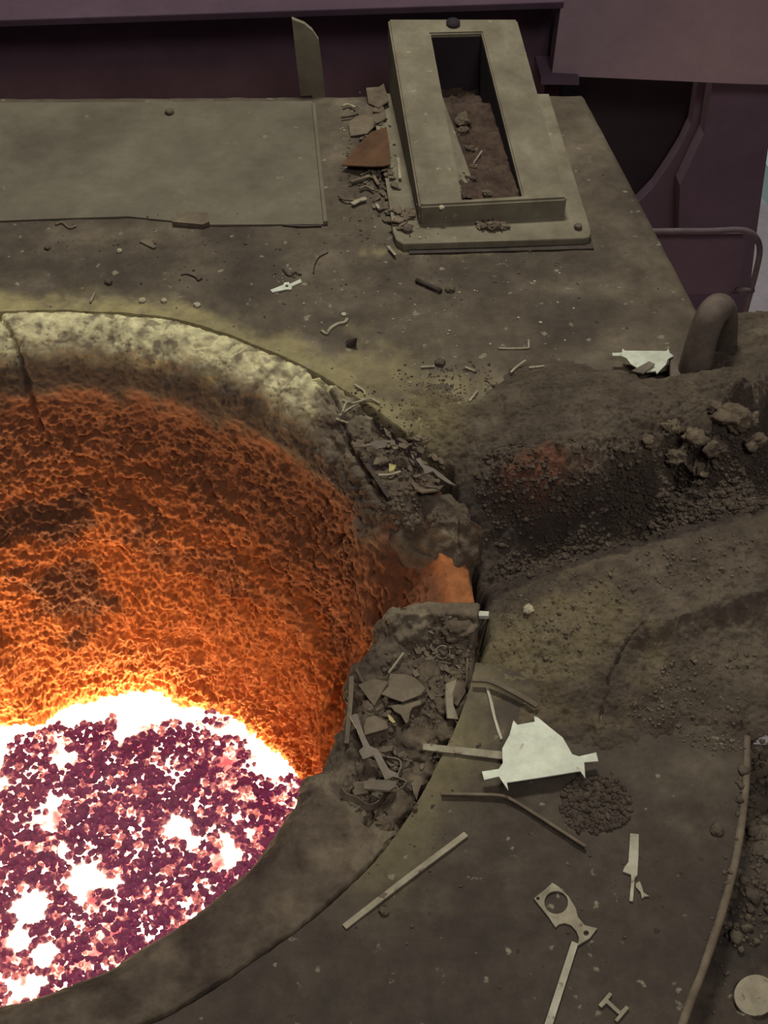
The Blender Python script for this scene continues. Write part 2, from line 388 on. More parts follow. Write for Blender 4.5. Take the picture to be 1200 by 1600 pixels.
# ------------------------------------------------------------------ deck
DECK = [(-1.7, 2.812), (-.681, 2.810), (.639, 2.734), (.665, 2.50), (.723, 1.945), (.72, 1.80), (.70, 1.74)]
def build_deck():
    px_edge = [(1165, 1150), (1163, 1230), (1150, 1330), (1128, 1420), (1098, 1510), (1068, 1590), (1035, 1690)]
    poly = DECK+[(.62, 1.05)]+[tuple(at(x, y, 0)[:2]) for x, y in px_edge]+[(.30, .30), (-1.7, .30)]
    nth = 1100; nr = 90
    deg = np.linspace(-180, 180, nth, endpoint=False); th = np.radians(deg)
    D = np.stack([np.cos(th), np.sin(th)], -1); rmax = np.full(nth, 9.)
    for a, b in zip(poly, poly[1:]+poly[:1]):
        a = np.array(a)-C0; e = np.array(b)-C0-a
        den = D[:, 0]*e[1]-D[:, 1]*e[0]
        with np.errstate(all='ignore'):
            t = (a[0]*e[1]-a[1]*e[0])/den; s = (a[0]*D[:, 1]-a[1]*D[:, 0])/den
        ok = (t > 0) & (s >= -1e-6) & (s <= 1+1e-6); rmax[ok] = np.minimum(rmax[ok], t[ok])
    ro = r_out(deg)+.0005+.0012*perlin(np.stack([deg*.9, deg*0, deg*0], -1), 4)+.002*perlin(np.stack([deg*.25, deg*0+3, deg*0], -1), 8)*(deg > 25)
    u = np.linspace(0, 1, nr)**1.7
    R = ro[:, None]+(np.maximum(rmax, ro+.002)-ro)[:, None]*u[None, :]
    R = np.concatenate([ro[:, None], R, R[:, -1:]], 1)
    Z = np.zeros_like(R); Z[:, 0] = -.030; Z[:, -1] = -.06
    P = np.stack([C0[0]+R*D[:, :1], C0[1]+R*D[:, 1:], Z], -1)
    flat = P.reshape(-1, 3)
    rr = np.hypot(flat[:, 0]-C0[0], flat[:, 1]-C0[1]); dd = np.degrees(np.arctan2(flat[:, 1]-C0[1], flat[:, 0]-C0[0]))
    gap = rr-r_out(dd); n = fbm(flat, 11, 6, 2, .62)
    dust = smooth(.075, .008, gap+.05*n)*smooth(20, 34, dd)*(.62+.3*smooth(60, 85, dd))*(1-.35*smooth(100, 140, dd))
    # the yellow dusting beside the spout, and the pale rub along the front plate's edge
    a = at(600, 590, 0); b_ = at(690, 640, 0)
    for q, s in ((a, .085), (b_, .085), (at(560, 560, 0), .06)):
        d = np.hypot(flat[:, 0]-q[0], flat[:, 1]-q[1]); dust = np.maximum(dust, .52*smooth(s*1.5, s*.0, d+.06*n))
    dust = np.maximum(dust, .42*smooth(.10, .0, gap+.06*n)*smooth(-10, -16, dd)*smooth(-52, -42, dd))
    d = polyline_dist(flat, [at(570, 395, 0), at(760, 392, 0)]); dust = np.maximum(dust, .35*smooth(.03, .005, d+.06*np.abs(n)))
    soot_shade = .6*smooth(.05, .5, fbm(flat, 3.2, 3, 12))*(1-dust)
    soot_shade = np.maximum(soot_shade, .72*smooth(1.32, .80, flat[:, 1]+.25*n)*(1-dust)*(dd < -5))
    d = polyline_dist(flat, [at(0, 410, 0), at(240, 420, 0)]); soot_shade = np.maximum(soot_shade, .5*smooth(.10, .03, d+.05*n))
    d = polyline_dist(flat, [at(620, 440, 0), at(960, 400, 0)]); soot_shade = np.maximum(soot_shade, .45*smooth(.09, .02, d+.08*n))
    d = polyline_dist(flat, [at(600, 150, 0), at(600, 290, 0)]); soot_shade = np.maximum(soot_shade, .6*smooth(.10, .02, d+.08*n))
    flat[:, 2] += np.where(flat[:, 2] > -.01, .0016*fbm(flat, 20, 3, 40), 0)
    Fc = gridfaces(nth, nr+2, wrap=True)
    fd = deg[(np.arange(len(Fc))//(nr+1))]
    cr_ = np.hypot(flat[Fc].mean(1)[:, 0]-C0[0], flat[Fc].mean(1)[:, 1]-C0[1])
    Fc = Fc[(fd < -13.5) | ((fd > 22.5) & ((fd > 27) | (cr_ > .80)))]
    me = mesh('deck_plate', flat, Fc, {'dust': dust, 'soot_shade': soot_shade})
    o = link('deck_plate', me, M['deck']); o['kind'] = 'structure'
    bvh(flat[:, :], Fc)

# ------------------------------------------------------------------ pouring spout: packed banks and the channel between
SP = [(700, 655, .006), (690, 685, .004), (760, 635, .012), (800, 602, .018), (860, 576, .030), (950, 582, .048), (1060, 592, .055), (1200, 588, .065),
      (765, 690, .018), (850, 650, .045), (950, 640, .062), (1100, 635, .070), (1200, 630, .075),
      (735, 735, -.012), (800, 740, .020), (900, 720, .040), (1000, 700, .052), (1095, 690, .056), (1190, 675, .058),
      (748, 790, -.045), (850, 790, -.018), (950, 775, -.012), (1050, 748, -.006), (1190, 712, -.004),
      (758, 850, -.090), (850, 845, -.082), (950, 822, -.085), (1050, 792, -.088), (1190, 752, -.090),
      (765, 905, -.098), (830, 885, -.094), (900, 862, -.092), (1000, 836, -.092), (1190, 783, -.095),
      (762, 957, -.035), (830, 912, .000), (885, 890, .018), (940, 872, .028), (1040, 845, .034), (1200, 803, .040),
      (775, 1000, -.008), (860, 960, .028), (940, 920, .044), (1060, 890, .050), (1190, 850, .055),
      (790, 1050, .000), (880, 1020, .028), (960, 990, .038), (1080, 942, .042), (1190, 902, .046),
      (1000, 1010, .034), (1090, 966, .040), (1195, 934, .046), (1010, 1040, .012), (1100, 1000, .016), (1195, 966, .018),
      (800, 1083, .008), (840, 1104, .015), (890, 1118, .016), (940, 1124, .016), (1060, 1130, .014), (1160, 1140, .008), (1200, 1140, .0), (800, 1098, -.014), (840, 1118, -.014), (890, 1134, -.014), (940, 1139, -.014), (1060, 1146, -.014), (1160, 1156, -.014),
      (880, 1085, .022), (960, 1090, .016), (1080, 1085, .014), (1180, 1080, .010), (760, 1075, -.006), (740, 1060, -.01)]
def build_spout():
    pts = [tuple(at(x, y, z)) for x, y, z in SP]
    back = [p for p in pts[:7]]
    for p in back[2:]: pts.append((p[0], p[1]+.07, -.01)); pts.append((p[0], p[1]+.16, -.06))
    pts += [(.15, 1.70, .003), (.20, 1.745, .003), (.15, 1.78, -.014), (.22, 1.83, -.014), (.30, 1.88, -.014)]
    for p in list(pts[3:7]): pass
    # carry the same section on past the frame
    for p in [q for q in pts if q[0] > .66]: pts.append((p[0]+.22, p[1]+.03, p[2]-.01))
    pts += [(.28, 1.0, -.012), (.40, .98, -.012), (.57, .96, -.03), (.8, .93, -.10), (1.0, .93, -.10)]
    K = np.array(pts); c = .022
    Dm = np.hypot(K[:, None, 0]-K[None, :, 0], K[:, None, 1]-K[None, :, 1])
    A = np.sqrt(Dm**2+c*c); W = np.linalg.solve(A-np.eye(len(K))*.003, K[:, 2]-K[:, 2].mean())
    nx, ny = 480, 600
    xs = np.linspace(.14, 1.02, nx); ys = np.linspace(.93, 1.98, ny)
    X, Y = np.meshgrid(xs, ys, indexing='ij'); P = np.stack([X.ravel(), Y.ravel(), np.zeros(X.size)], -1)
    z = np.zeros(len(P))
    for k in range(len(K)): z += W[k]*np.sqrt((P[:, 0]-K[k, 0])**2+(P[:, 1]-K[k, 1])**2+c*c)
    z += K[:, 2].mean()
    up = [at(735, 770, -.03), at(850, 800, -.03), at(950, 785, -.03), at(1050, 758, -.02), at(1190, 722, -.02), (1.1, 1.62, 0)]
    lo = [at(745, 985, -.03), at(765, 950, -.03), at(830, 910, .0), at(940, 870, .028), at(1040, 843, .034), at(1200, 801, .04), (1.1, 1.52, 0)]
    yu = np.interp(P[:, 0], [p[0] for p in up], [p[1] for p in up]); yl = np.interp(P[:, 0], [p[0] for p in lo], [p[1] for p in lo])
    yl = np.minimum(yl, yu-.02)
    n1 = fbm(P, 16, 4, 7)
    chan = smooth(0, .02, P[:, 1]-yl)*smooth(.03, -.01, P[:, 1]-yu)
    slope = smooth(-.02, .03, P[:, 1]-yu)*smooth(.17, .09, P[:, 1]-yu+.05*n1)      # gravelly inner face of the back bank
    c1, r1 = cells(P+.004*np.stack([n1, -n1, n1], -1), 75, 3); c2, r2 = cells(P, 150, 9)
    grav = np.clip(np.maximum(chan*.8, slope)+.18, 0, 1)
    z += grav*(.0045*c1*smooth(.35, .8, r1)+.0025*c2*smooth(.3, .9, r2))
    z += .010*fbm(P, 12, 3, 17)+.0055*fbm(P, 50, 4, 19)+.0025*fbm(P, 150, 2, 23)
    # crusted lumps on the ridge near the hook
    for (px, py, s, h) in ((1145, 655, .024, .028), (1090, 690, .022, .024), (1050, 665, .016, .014), (1100, 725, .018, .018), (1060, 700, .015, .016), (1175, 690, .018, .018), (1010, 680, .014, .012)):
        q = at(px, py, .06); d = np.hypot(P[:, 0]-q[0], P[:, 1]-q[1])/s
        z += h*np.clip(1-d*d, 0, 1)**.7*(1+.9*fbm(P, 75, 3, 29))
    # gully in the channel, step below the front bank's second ridge
    g = polyline_dist(P, [at(770, 905, -.09), at(900, 835, -.09), at(1050, 800, -.09), at(1190, 765, -.09)])
    z -= .012*np.exp(-((g+.006*n1)/.012)**2)
    for c_ in ([(938, 1130), (945, 1090), (955, 1055), (975, 1020), (1000, 992)],
               [(815, 1085), (835, 1050), (838, 1040)]):
        d = polyline_dist(P, [at(x, y, .01) for x, y in c_])+.006*np.abs(fbm(P, 45, 4, 33))
        z -= .011*np.exp(-(d/.0024)**2)
    d = polyline_dist(P, [at(x, y, .04) for x, y in [(1000, 992), (1060, 968), (1120, 948), (1230, 925)]]); z += .018*np.exp(-((d+.008*n1)/.011)**2)
    dd = np.degrees(np.arctan2(P[:, 1]-C0[1], P[:, 0]-C0[0])); rr = np.hypot(P[:, 0]-C0[0], P[:, 1]-C0[1]); gap = rr-r_out(dd)
    z -= .07*np.exp(-((gap-.002+.012*n1)/.008)**2)*smooth(26, 20, dd)
    P[:, 2] = z
    cream = smooth(.20, .02, gap+.10*n1)*(.9*smooth(20, 27, dd)+.8*smooth(-3, -9, dd))
    q = at(870, 985, .03); cream = np.maximum(cream, .6*smooth(.16, .03, np.hypot(P[:, 0]-q[0], P[:, 1]-q[1])+.12*n1)*(1-chan))
    q = at(850, 735, .03); rust = .8*smooth(.07, .015, np.hypot((P[:, 0]-q[0])*.8, (P[:, 1]-q[1])*1.3)+.05*n1)
    soot_shade = np.clip(chan*.58, 0, 1)  # channel floor toned darker than the banks
    Fc = gridfaces(nx, ny); cen = P[Fc].mean(1)
    cd_ = np.degrees(np.arctan2(cen[:, 1]-C0[1], cen[:, 0]-C0[0])); keep = (np.hypot(cen[:, 0]-C0[0], cen[:, 1]-C0[1]) > r_out(cd_)-.001)
    low = P[Fc][:, :, 2].max(1); over_deck = (cd_ > 27) | (cd_ < -14)
    keep &= ~((low < -.006) & over_deck & (cen[:, 0] < .70))
    cyu = np.interp(cen[:, 0], [p[0] for p in up], [p[1] for p in up]); cyl = np.minimum(np.interp(cen[:, 0], [p[0] for p in lo], [p[1] for p in lo]), cyu-.02)
    root = empty('pouring_spout', tuple(at(950, 850, -.09)), 'dark packed clay pouring spout with two rough banks leading right from the furnace mouth', 'spout')
    for nm, sel in (('bank', cen[:, 1] > cyu), ('bank', cen[:, 1] <= cyl), ('channel', (cen[:, 1] <= cyu) & (cen[:, 1] > cyl))):
        f = Fc[sel & keep]; used, inv = np.unique(f, return_inverse=True); f2 = inv.reshape(f.shape)
        me = mesh(nm, P[used], f2, {'cream': cream[used], 'rust': rust[used], 'soot_shade': soot_shade[used]})
        o = link(nm, me, M['spout'], root)
        bvh(P[used], f2)
    SPOUT['root'] = root
SPOUT = {}

# ------------------------------------------------------------------ burning charge
ZB = -.90
HOT = [(225, 1098, .085), (150, 1095, .06), (275, 1295, .040), (300, 1315, .025), (50, 1420, .045), (140, 1370, .038), (70, 1495, .030), (60, 1540, .022), (100, 1330, .02), (40, 1110, .06), (420, 1150, .045), (380, 1130, .035),
       (350, 1310, .022), (390, 1300, .018), (180, 1385, .02), (0, 1130, .05), (30, 1470, .03), (110, 1300, .012), (300, 1110, .03)]
def hotness(P):
    h = np.zeros(len(P))
    for x, y, s in HOT:
        q = at(x, y, ZB+.02); d = np.hypot(P[:, 0]-q[0], P[:, 1]-q[1]); h = np.maximum(h, smooth(s*1.25, s*.35, d))
    return h
def build_bed():
    n = 300; R = np.linspace(0, .48, 110); th = np.linspace(0, 2*math.pi, n, endpoint=False)
    P = np.stack([C0[0]+R[None, :]*np.cos(th)[:, None], C0[1]+R[None, :]*np.sin(th)[:, None], np.zeros((n, 110))], -1).reshape(-1, 3)
    rr = np.hypot(P[:, 0]-C0[0], P[:, 1]-C0[1])
    P[:, 2] = ZB+.012*fbm(P, 18, 4, 3)+.02*smooth(.45, .1, rr)
    an = np.arctan2(P[:, 1]-C0[1], P[:, 0]-C0[0])
    h = np.clip(.36+.75*fbm(P, 16, 3, 44)+.5*hotness(P)+.55*smooth(.34, .41, rr)*smooth(-.4, .2, np.sin(an))+.9*smooth(-.68, -.75, P[:, 0]), 0, 1)  # left side, out of view, made extra hot to light notch and right wall
    me = mesh('molten_metal', P, gridfaces(n, 110, wrap=True), {'glow': h})
    o = link('molten_metal', me, M['melt']); tag(o, 'white-hot molten metal glowing between the coke lumps deep in the furnace', 'molten metal', kind='stuff')
    # glowing lumps
    bm = bmesh.new(); bmesh.ops.create_icosphere(bm, subdivisions=2, radius=1); bm.verts.ensure_lookup_table()
    IV = np.array([v.co[:] for v in bm.verts]); IF = np.array([[v.index for v in f.verts] for f in bm.faces]); bm.free()
    V = []; Fs = []; H = []; k = 0; tries = 0; cellsz = .0116; taken = {}
    while k < 5200 and tries < 90000:
        tries += 1
        r = .445*math.sqrt(random.random()); a = random.random()*2*math.pi
        x, y = C0[0]+r*math.cos(a), C0[1]+r*math.sin(a)
        key = (int(x/cellsz), int(y/cellsz))
        if any(math.hypot(x-qx, y-qy) < .0110 for i in (-1, 0, 1) for j in (-1, 0, 1) for qx, qy in taken.get((key[0]+i, key[1]+j), ())): continue
        p = np.array([[x, y, ZB]]); h = hotness(p)[0]+1.35*max(0, fbm(p, 11, 3, 66)[0]+.01)+.16*float(y < 1.25)+.52*float(smooth(.37, .42, r))*float(smooth(-.3, .1, math.sin(a)))+.9*float(x < -.71)  # lumps also thinned at the unseen left for the added glow
        if random.random() < h*1.5-.03: continue
        taken.setdefault(key, []).append((x, y))
        s = random.uniform(.0062, .0108)
        q = IV*np.array([random.uniform(.75, 1.25), random.uniform(.75, 1.25), random.uniform(.6, 1.0)])
        q = q*(1+.75*perlin(IV*1.5+random.random()*90, 7))[:, None]
        ang = random.random()*6.28; ca, sa = math.cos(ang), math.sin(ang)
        q = q@np.array([[ca, sa, 0], [-sa, ca, 0], [0, 0, 1]])
        zc = ZB+.02*float(smooth(.45, .1, r))+random.uniform(.002, .014)
        V.append(q*s+np.array([x, y, zc])); Fs.append(IF+k*len(IV)); k += 1
        glow = random.random()
        heat = .21+.36*smooth(.25, -.7, IV[:, 2])+.30*(perlin(IV*1.6+random.random()*90, 3))
        heat += .30*h+(.22 if glow > .86 else 0)+(-.1 if glow < .4 else 0)
        H.append(heat)
    me = mesh('coke_bed', np.concatenate(V), np.concatenate(Fs), {'glow': np.concatenate(H)})
    o = link('coke_bed', me, M['coke']); tag(o, 'bed of small dark purple coke lumps glowing in the furnace', 'burning coke', kind='stuff')

# ------------------------------------------------------------------ far structures
def ngon(name, pts, ext, m, parent=None, bev=0, holes=()):
    bm = prism_bm(pts, ext, holes)
    if bev: bevel_bm(bm, bev)
    return link(name, bm_mesh(name, bm), m, parent, smooth_=False)
def struct(name, bm, m):
    o = link(name, bm_mesh(name, bm), m, smooth_=False); o['kind'] = 'structure'; return o
def build_background():
    # shop floor far below
    struct('floor', box_bm((-4, .2, -1.25), (4.5, 8, -1.2)), M['concrete'])
    struct('wall_back', box_bm((-3, 3.30, -1.2), (.90, 3.42, .75)), M['purple'])
    # girder in front of the wall, with flanges
    g = empty('steel_girder', (-.8, 3.1, -.2), 'dark horizontal steel girder behind the deck at upper left', 'girder')
    link('web', bm_mesh('web', box_bm((-2.6, 3.08, -.35), (.62, 3.10, .10), .002)), M['purple'], g, False)
    link('flange', bm_mesh('flange', box_bm((-2.6, 2.95, .10), (.62, 3.20, .118), .003)), M['purple'], g, False)
    link('flange', bm_mesh('flange', box_bm((-2.6, 2.95, -.37), (.62, 3.20, -.35), .003)), M['purple'], g, False)
    # lower lip under the deck's back edge
    o = link('deck_beam', bm_mesh('deck_beam', box_bm((-2.0, 2.72, -.30), (.60, 2.735, -.061), .002)), M['void'], None, False)
    tag(o, 'dark steel beam under the back edge of the deck', 'beam')
    # upright blade
    px = [(456, 30), (476, 38), (488, 48), (498, 63), (504, 110), (509, 157), (471, 157), (463, 95)]
    ngon_o = empty('upright_blade', tuple(aty(490, 155, 2.795)), 'narrow upright steel blade with curved top at the deck back edge', 'steel upright')
    ngon('blade', [aty(x, y, 2.795) for x, y in px], (0, .012, 0), M['box'], ngon_o)
    ngon('foot', [aty(x, y, 2.790) for x, y in ((469, 150), (488, 149), (488, 160), (469, 161))], (0, -.012, 0), M['dark'], ngon_o)
    # hood
    h = empty('furnace_hood', tuple(aty(1000, 100, 3.0)), 'dull purple-grey sheet hood hanging behind the deck at upper right', 'hood')
    ngon('front_panel', [aty(x, y, 3.0) for x, y in ((640, -60), (640, 0), (760, 5), (876, 12), (862, 118), (1000, 124), (1155, 131), (1260, 134), (1260, -60))], (0, .05, 0), M['hood'], h)
    ngon('lower_rail', [aty(x, y, 2.98) for x, y in ((845, 119), (905, 122), (905, 133), (845, 132))], (0, .1, 0), M['column'], h)
    # column and black recess sheet beyond the right edge
    c = empty('support_column', tuple(aty(1100, 560, 3.06)), 'purple-brown steel column with curved gusset right of the deck', 'column')
    gus = [(1090, 128), (1086, 160), (1080, 195), (1064, 228), (1044, 260), (1022, 292), (990, 325), (1020, 400), (1050, 400), (1062, 300), (1150, 290), (1155, 128)]
    ngon('gusset', [aty(x, y, 3.12) for x, y in gus], (0, .04, 0), M['column'], c)
    ngon('post', [aty(x, y, 3.06) for x, y in ((1062, 290), (1100, 210), (1118, 100), (1225, 100), (1200, 232), (1180, 380), (1155, 600), (1150, 760), (1052, 760))], (0, .05, 0), M['column'], c)
    o = ngon('recess_shade', [aty(x, y, 3.2) for x, y in ((880, 100), (1170, 100), (1170, 420), (1080, 900), (860, 900))], (0, .05, 0), M['void'])  # black sheet added to paint the dark cavity under the hood
    tag(o, 'black sheet standing in for the shade between deck edge and steel column', 'shade sheet')
    # guard rail
    r = empty('guard_rail', tuple(aty(1160, 480, 2.30)), 'bent tubular guard rail with grey plate beside the deck edge', 'guard rail')
    P = [aty(x, y, 2.35) for x, y in ((1000, 362), (1060, 361), (1110, 361), (1150, 359), (1172, 363), (1184, 376), (1187, 395), (1181, 425), (1173, 455), (1164, 490), (1157, 530), (1150, 600), (1146, 700))]
    link('tube', bm_mesh('tube', tube_bm(spline(P, 6), .0066, 14)), M['rail'], r)
    ngon('plate', [aty(x, y, 2.37) for x, y in ((1010, 366), (1161, 365), (1158, 420), (1155, 459), (1010, 459))], (0, .012, 0), M['column'], r)
    P = [aty(x, y, 2.345) for x, y in ((1150, 452), (1178, 454))]
    link('clip', bm_mesh('clip', tube_bm([Vector(p) for p in P], .0055, 8)), M['rail'], r)
    # something pale on the shop floor
    q = [at(x, y, -1.2) for x, y in ((1179, 290), (1194, 235), (1240, 245), (1240, 330), (1205, 330))]
    o = ngon('teal_crate', q, (0, 0, .12), M['teal']); tag(o, 'pale teal crate on the shop floor at the right edge', 'crate')
    # lifting lug
    l = empty('lifting_lug', tuple(at(1100, 585, 0)), 'thick bent steel lifting lug standing behind the spout bank', 'lifting lug')
    y0 = at(1095, 590, 0)[1]
    P = [aty(x, y, yy) for x, y, yy in ((1074, 640, y0), (1080, 600, y0), (1089, 560, y0), (1100, 520, y0+.005), (1111, 494, y0+.012), (1121, 482, y0+.03), (1128, 486, y0+.06), (1130, 510, y0+.085), (1128, 550, y0+.10), (1126, 610, y0+.10), (1124, 680, y0+.10))]
    sp = spline(P, 7)
    link('hook', bm_mesh('hook', tube_bm(sp, [.0262+.005*(1-min(1, i/20)) for i in range(len(sp))], 20)), M['hook'], l)
    ngon('base_plate', [at(x, y, .004) for x, y in ((1045, 560), (1060, 545), (1085, 545), (1110, 560), (1110, 600), (1045, 600))], (0, 0, .016), M['hook'], l, .003)

# ------------------------------------------------------------------ flanged box on the deck
def build_box():
    z0 = .018
    root = empty('chute_box', tuple(at(770, 350, 0)), 'dusty wedge-shaped steel box with a long open slot bolted on the deck', 'steel box')
    FL = at(655, 322, .062); FR = at(886, 310, .062); BL = aty(606, 29, 2.79); BR = aty(808, 29, 2.79)
    def top(u, v): return (1-v)*((1-u)*FL+u*FR)+v*((1-u)*BL+u*BR)
    def uv(px, py):   # where a view ray meets the sloped top
        n = np.cross(FR-FL, BL-FL); d = ray(px, py); t = (n@(FL-CAM))/(n@d); p = CAM+d*t
        s = np.linalg.lstsq(np.stack([FR-FL, BL-FL], 1), p-FL, rcond=None)[0]; return s
    IFL = uv(722, 311); IFR = uv(816, 305); IBL = uv(673, 52); IBR = uv(752, 50)
    inner = [FL+(FR-FL)*a+(BL-FL)*b for a, b in (IFL, IFR, IBR, IBL)]
    outer = [FL, FR, BR, BL]
    bm = bmesh.new()
    o_ = [bm.verts.new(p) for p in outer]; i_ = [bm.verts.new(p) for p in inner]
    ob = [bm.verts.new((p[0], p[1], z0)) for p in outer]
    ib = [bm.verts.new((p[0], p[1], p[2]-.012)) for p in inner]
    for k in range(4):
        j = (k+1) % 4
        bm.faces.new((o_[k], o_[j], i_[j], i_[k])); bm.faces.new((o_[k], ob[k], ob[j], o_[j])); bm.faces.new((i_[k], i_[j], ib[j], ib[k]))
    bmesh.ops.recalc_face_normals(bm, faces=bm.faces)
    bmesh.ops.bevel(bm, geom=[e for e in bm.edges if all(v in o_ for v in e.verts)]+[e for e in bm.edges if e.verts[0] in o_ and e.verts[1] in ob or e.verts[1] in o_ and e.verts[0] in ob], offset=.004, segments=3, affect='EDGES')
    bmesh.ops.bevel(bm, geom=[e for e in bm.edges if all(v in i_ for v in e.verts)], offset=.003, segments=2, affect='EDGES')
    link('frame', bm_mesh('frame', bm), M['box'], root, False)
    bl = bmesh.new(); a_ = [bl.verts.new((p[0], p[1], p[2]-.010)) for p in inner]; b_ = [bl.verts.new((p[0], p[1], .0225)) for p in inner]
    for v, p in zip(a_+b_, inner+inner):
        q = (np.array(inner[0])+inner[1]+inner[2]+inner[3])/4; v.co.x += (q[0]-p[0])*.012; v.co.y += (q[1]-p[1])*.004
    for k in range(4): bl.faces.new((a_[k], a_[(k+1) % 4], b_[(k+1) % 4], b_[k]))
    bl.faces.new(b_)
    link('slot_shade', bm_mesh('slot_shade', bl), M['void'], root, False)  # near-black sheet paints the darkness inside the slot
    e0, e1, e2 = (np.array(inner[0])*(1-t)+np.array(inner[3])*t for t in (0, .3, .62)); wv = (np.array(inner[1])-inner[0])
    tri = [Vector(e0)+Vector((0, 0, -.004)), Vector(e2)+Vector((0, 0, -.006)), Vector(e1+wv*.20)+Vector((0, 0, -.022)), Vector(e0+wv*.34)+Vector((0, 0, -.022))]
    ngon('inner_ledge', tri, (0, 0, -.02), M['box'], root)
    # flange plate with rounded corners
    fl = [at(x, y, z0) for x, y in ((577, 145), (596, 240), (612, 345), (614, 362), (619, 374), (630, 381), (770, 377), (912, 372), (921, 370), (924, 364), (921, 354), (858, 146))]
    ngon('flange', fl, (0, 0, -.018), M['box'], root, .003)
    un = [at(x, y, .004) for x, y in ((600, 300), (640, 396), (928, 388), (924, 372))]
    ngon('under_sheet', un, (0, 0, -.004), M['dark'], root)  # thin dark sheet showing along the flange's lower edge
    for (x, y) in ((903, 357), (637, 362), (765, 358)):
        p = at(x, y, z0); bmh = bmesh.new(); bmesh.ops.create_cone(bmh, cap_ends=True, segments=6, radius1=.0085, radius2=.0085, depth=.009)
        bmesh.ops.translate(bmh, verts=bmh.verts, vec=Vector(p)+Vector((0, 0, .0045))); bevel_bm(bmh, .0012, 1)
        link('bolt', bm_mesh('bolt', bmh), M['hook'], root, False)
    c = FL+(FR-FL)*uv(708, 36)[0]+(BL-FL)*uv(708, 36)[1]; n = Vector(np.cross(FR-FL, BL-FL)).normalized()
    bmp = bmesh.new(); bmesh.ops.create_cone(bmp, cap_ends=True, segments=24, radius1=.0155, radius2=.0155, depth=.003)
    bmp.transform(Matrix.Translation(Vector(c)+n*.0012)@Vector((0, 0, 1)).rotation_difference(n).to_matrix().to_4x4())
    tag(link('hole_disc', bm_mesh('hole_disc', bmp), M['void'], root), 'round dark disc standing in for the shade of a hole')  # flat dark disc paints the shade of an open hole
    # dirt inside the slot
    nu, nv = 60, 160; u = np.linspace(0.0, 1.0, nu); v = np.linspace(0.0, 1.0, nv)
    I = [np.array(p) for p in inner]; G = np.zeros((nu, nv, 3))
    for i, a in enumerate(u):
        for j, b in enumerate(v):
            G[i, j] = (1-b)*((1-a)*I[0]+a*I[1])+b*((1-a)*I[3]+a*I[2])
    uu, vv = np.meshgrid(u, v, indexing='ij')
    zt = G[:, :, 2].copy(); G[:, :, 2] = zt-(.014+.075*vv+1.0*smooth(.70, .98, vv)*.13)+.016*smooth(.40, .05, uu)*(1-vv)
    G[:, :, 2] = np.maximum(G[:, :, 2], .026); Pf = G.reshape(-1, 3); Pf[:, 2] += .007*fbm(Pf, 40, 4, 3)+.003*fbm(Pf, 120, 2, 9)
    f = gridfaces(nu, nv)
    o = link('dirt_fill', mesh('dirt_fill', Pf, f), M['fill']); tag(o, 'reddish dirt and grit lying in the slot of the steel box', 'dirt', kind='stuff')
    bvh(Pf, f)
    # box top and flange as surfaces things can lie on
    V = [tuple(p) for p in outer]+[(p[0], p[1], 0) for p in outer]+[tuple(p) for p in inner]
    bvh(V, [(0, 1, 9, 8), (1, 2, 10, 9), (2, 3, 11, 10), (3, 0, 8, 11), (0, 1, 5, 4), (3, 0, 4, 7)])
    bvh([tuple(p) for p in fl], [tuple(range(len(fl)))])

# ------------------------------------------------------------------ cover plate at the back of the deck and the ledge at the front right
def build_cover():
    px = [(-60, 161), (488, 158), (506, 350), (330, 351), (200, 338), (100, 341), (-60, 347)]
    P = [at(x, y, .004) for x, y in px]
    bm = prism_bm(P, (0, 0, -.005))
    bmesh.ops.triangulate(bm, faces=[f for f in bm.faces if len(f.verts) > 4]); bmesh.ops.subdivide_edges(bm, edges=bm.edges, cuts=5, use_grid_fill=True)
    me = bm_mesh('cover_plate', bm)
    v = np.array([x.co[:] for x in me.vertices]); a = me.attributes.new('soot_shade', 'FLOAT', 'POINT')
    s = .7*smooth(.1, .5, fbm(v, 4, 3, 8))*smooth(2.35, 2.75, v[:, 1]); a.data.foreach_set('value', np.clip(s, 0, 1).astype(np.float32))
    o = link('cover_plate', me, M['cover'], None, False); tag(o, 'thin dusty steel cover plate on the deck at upper left', 'cover plate')
    SURF.append(BVHTree.FromPolygons([Vector(p) for p in P], [tuple(range(len(P)))]))
    # weld rib along its right side
    rb = [at(x, y, .010) for x, y in ((487, 160), (493, 160), (512, 345), (505, 346))]
    o = ngon('weld_rib', rb, (0, 0, -.010), M['cover'], None, .002); tag(o, 'straight welded rib along the right side of the cover plate', 'rib')
def build_ledge():
    nx, ny = 260, 260; xs = np.linspace(.36, 1.15, nx); ys = np.linspace(.25, 1.08, ny)
    X, Y = np.meshgrid(xs, ys, indexing='ij'); P = np.stack([X.ravel(), Y.ravel(), np.full(X.size, -.055)], -1)
    P[:, 2] += .012*fbm(P, 14, 4, 5)+.004*fbm(P, 70, 3, 8)-.07*smooth(.86, .97, P[:, 1])*smooth(.80, .66, P[:, 0])
    f = gridfaces(nx, ny); sc = np.zeros(len(P))
    o = link('trim_1', mesh('ledge', P, f, {'soot_shade': np.clip(.45+.8*fbm(P, 9, 3, 3), 0, 1)}), M['deck']); o['kind'] = 'structure'
    bvh(P, f)
    # rolled steel edge of the front deck
    px = [(1166, 1152), (1164, 1230), (1151, 1330), (1129, 1420), (1099, 1510), (1069, 1590), (1036, 1690)]
    L = spline([at(x, y, -.004) for x, y in px], 8)
    bm = tube_bm(L, .0062, 10); o = link('edge_bar', bm_mesh('edge_bar', bm), M['brown'])
    tag(o, 'rounded steel edging bar along the curved right side of the front deck', 'edging')

build_lining(); build_deck(); build_spout(); build_bed(); build_background(); build_box(); build_cover(); build_ledge()

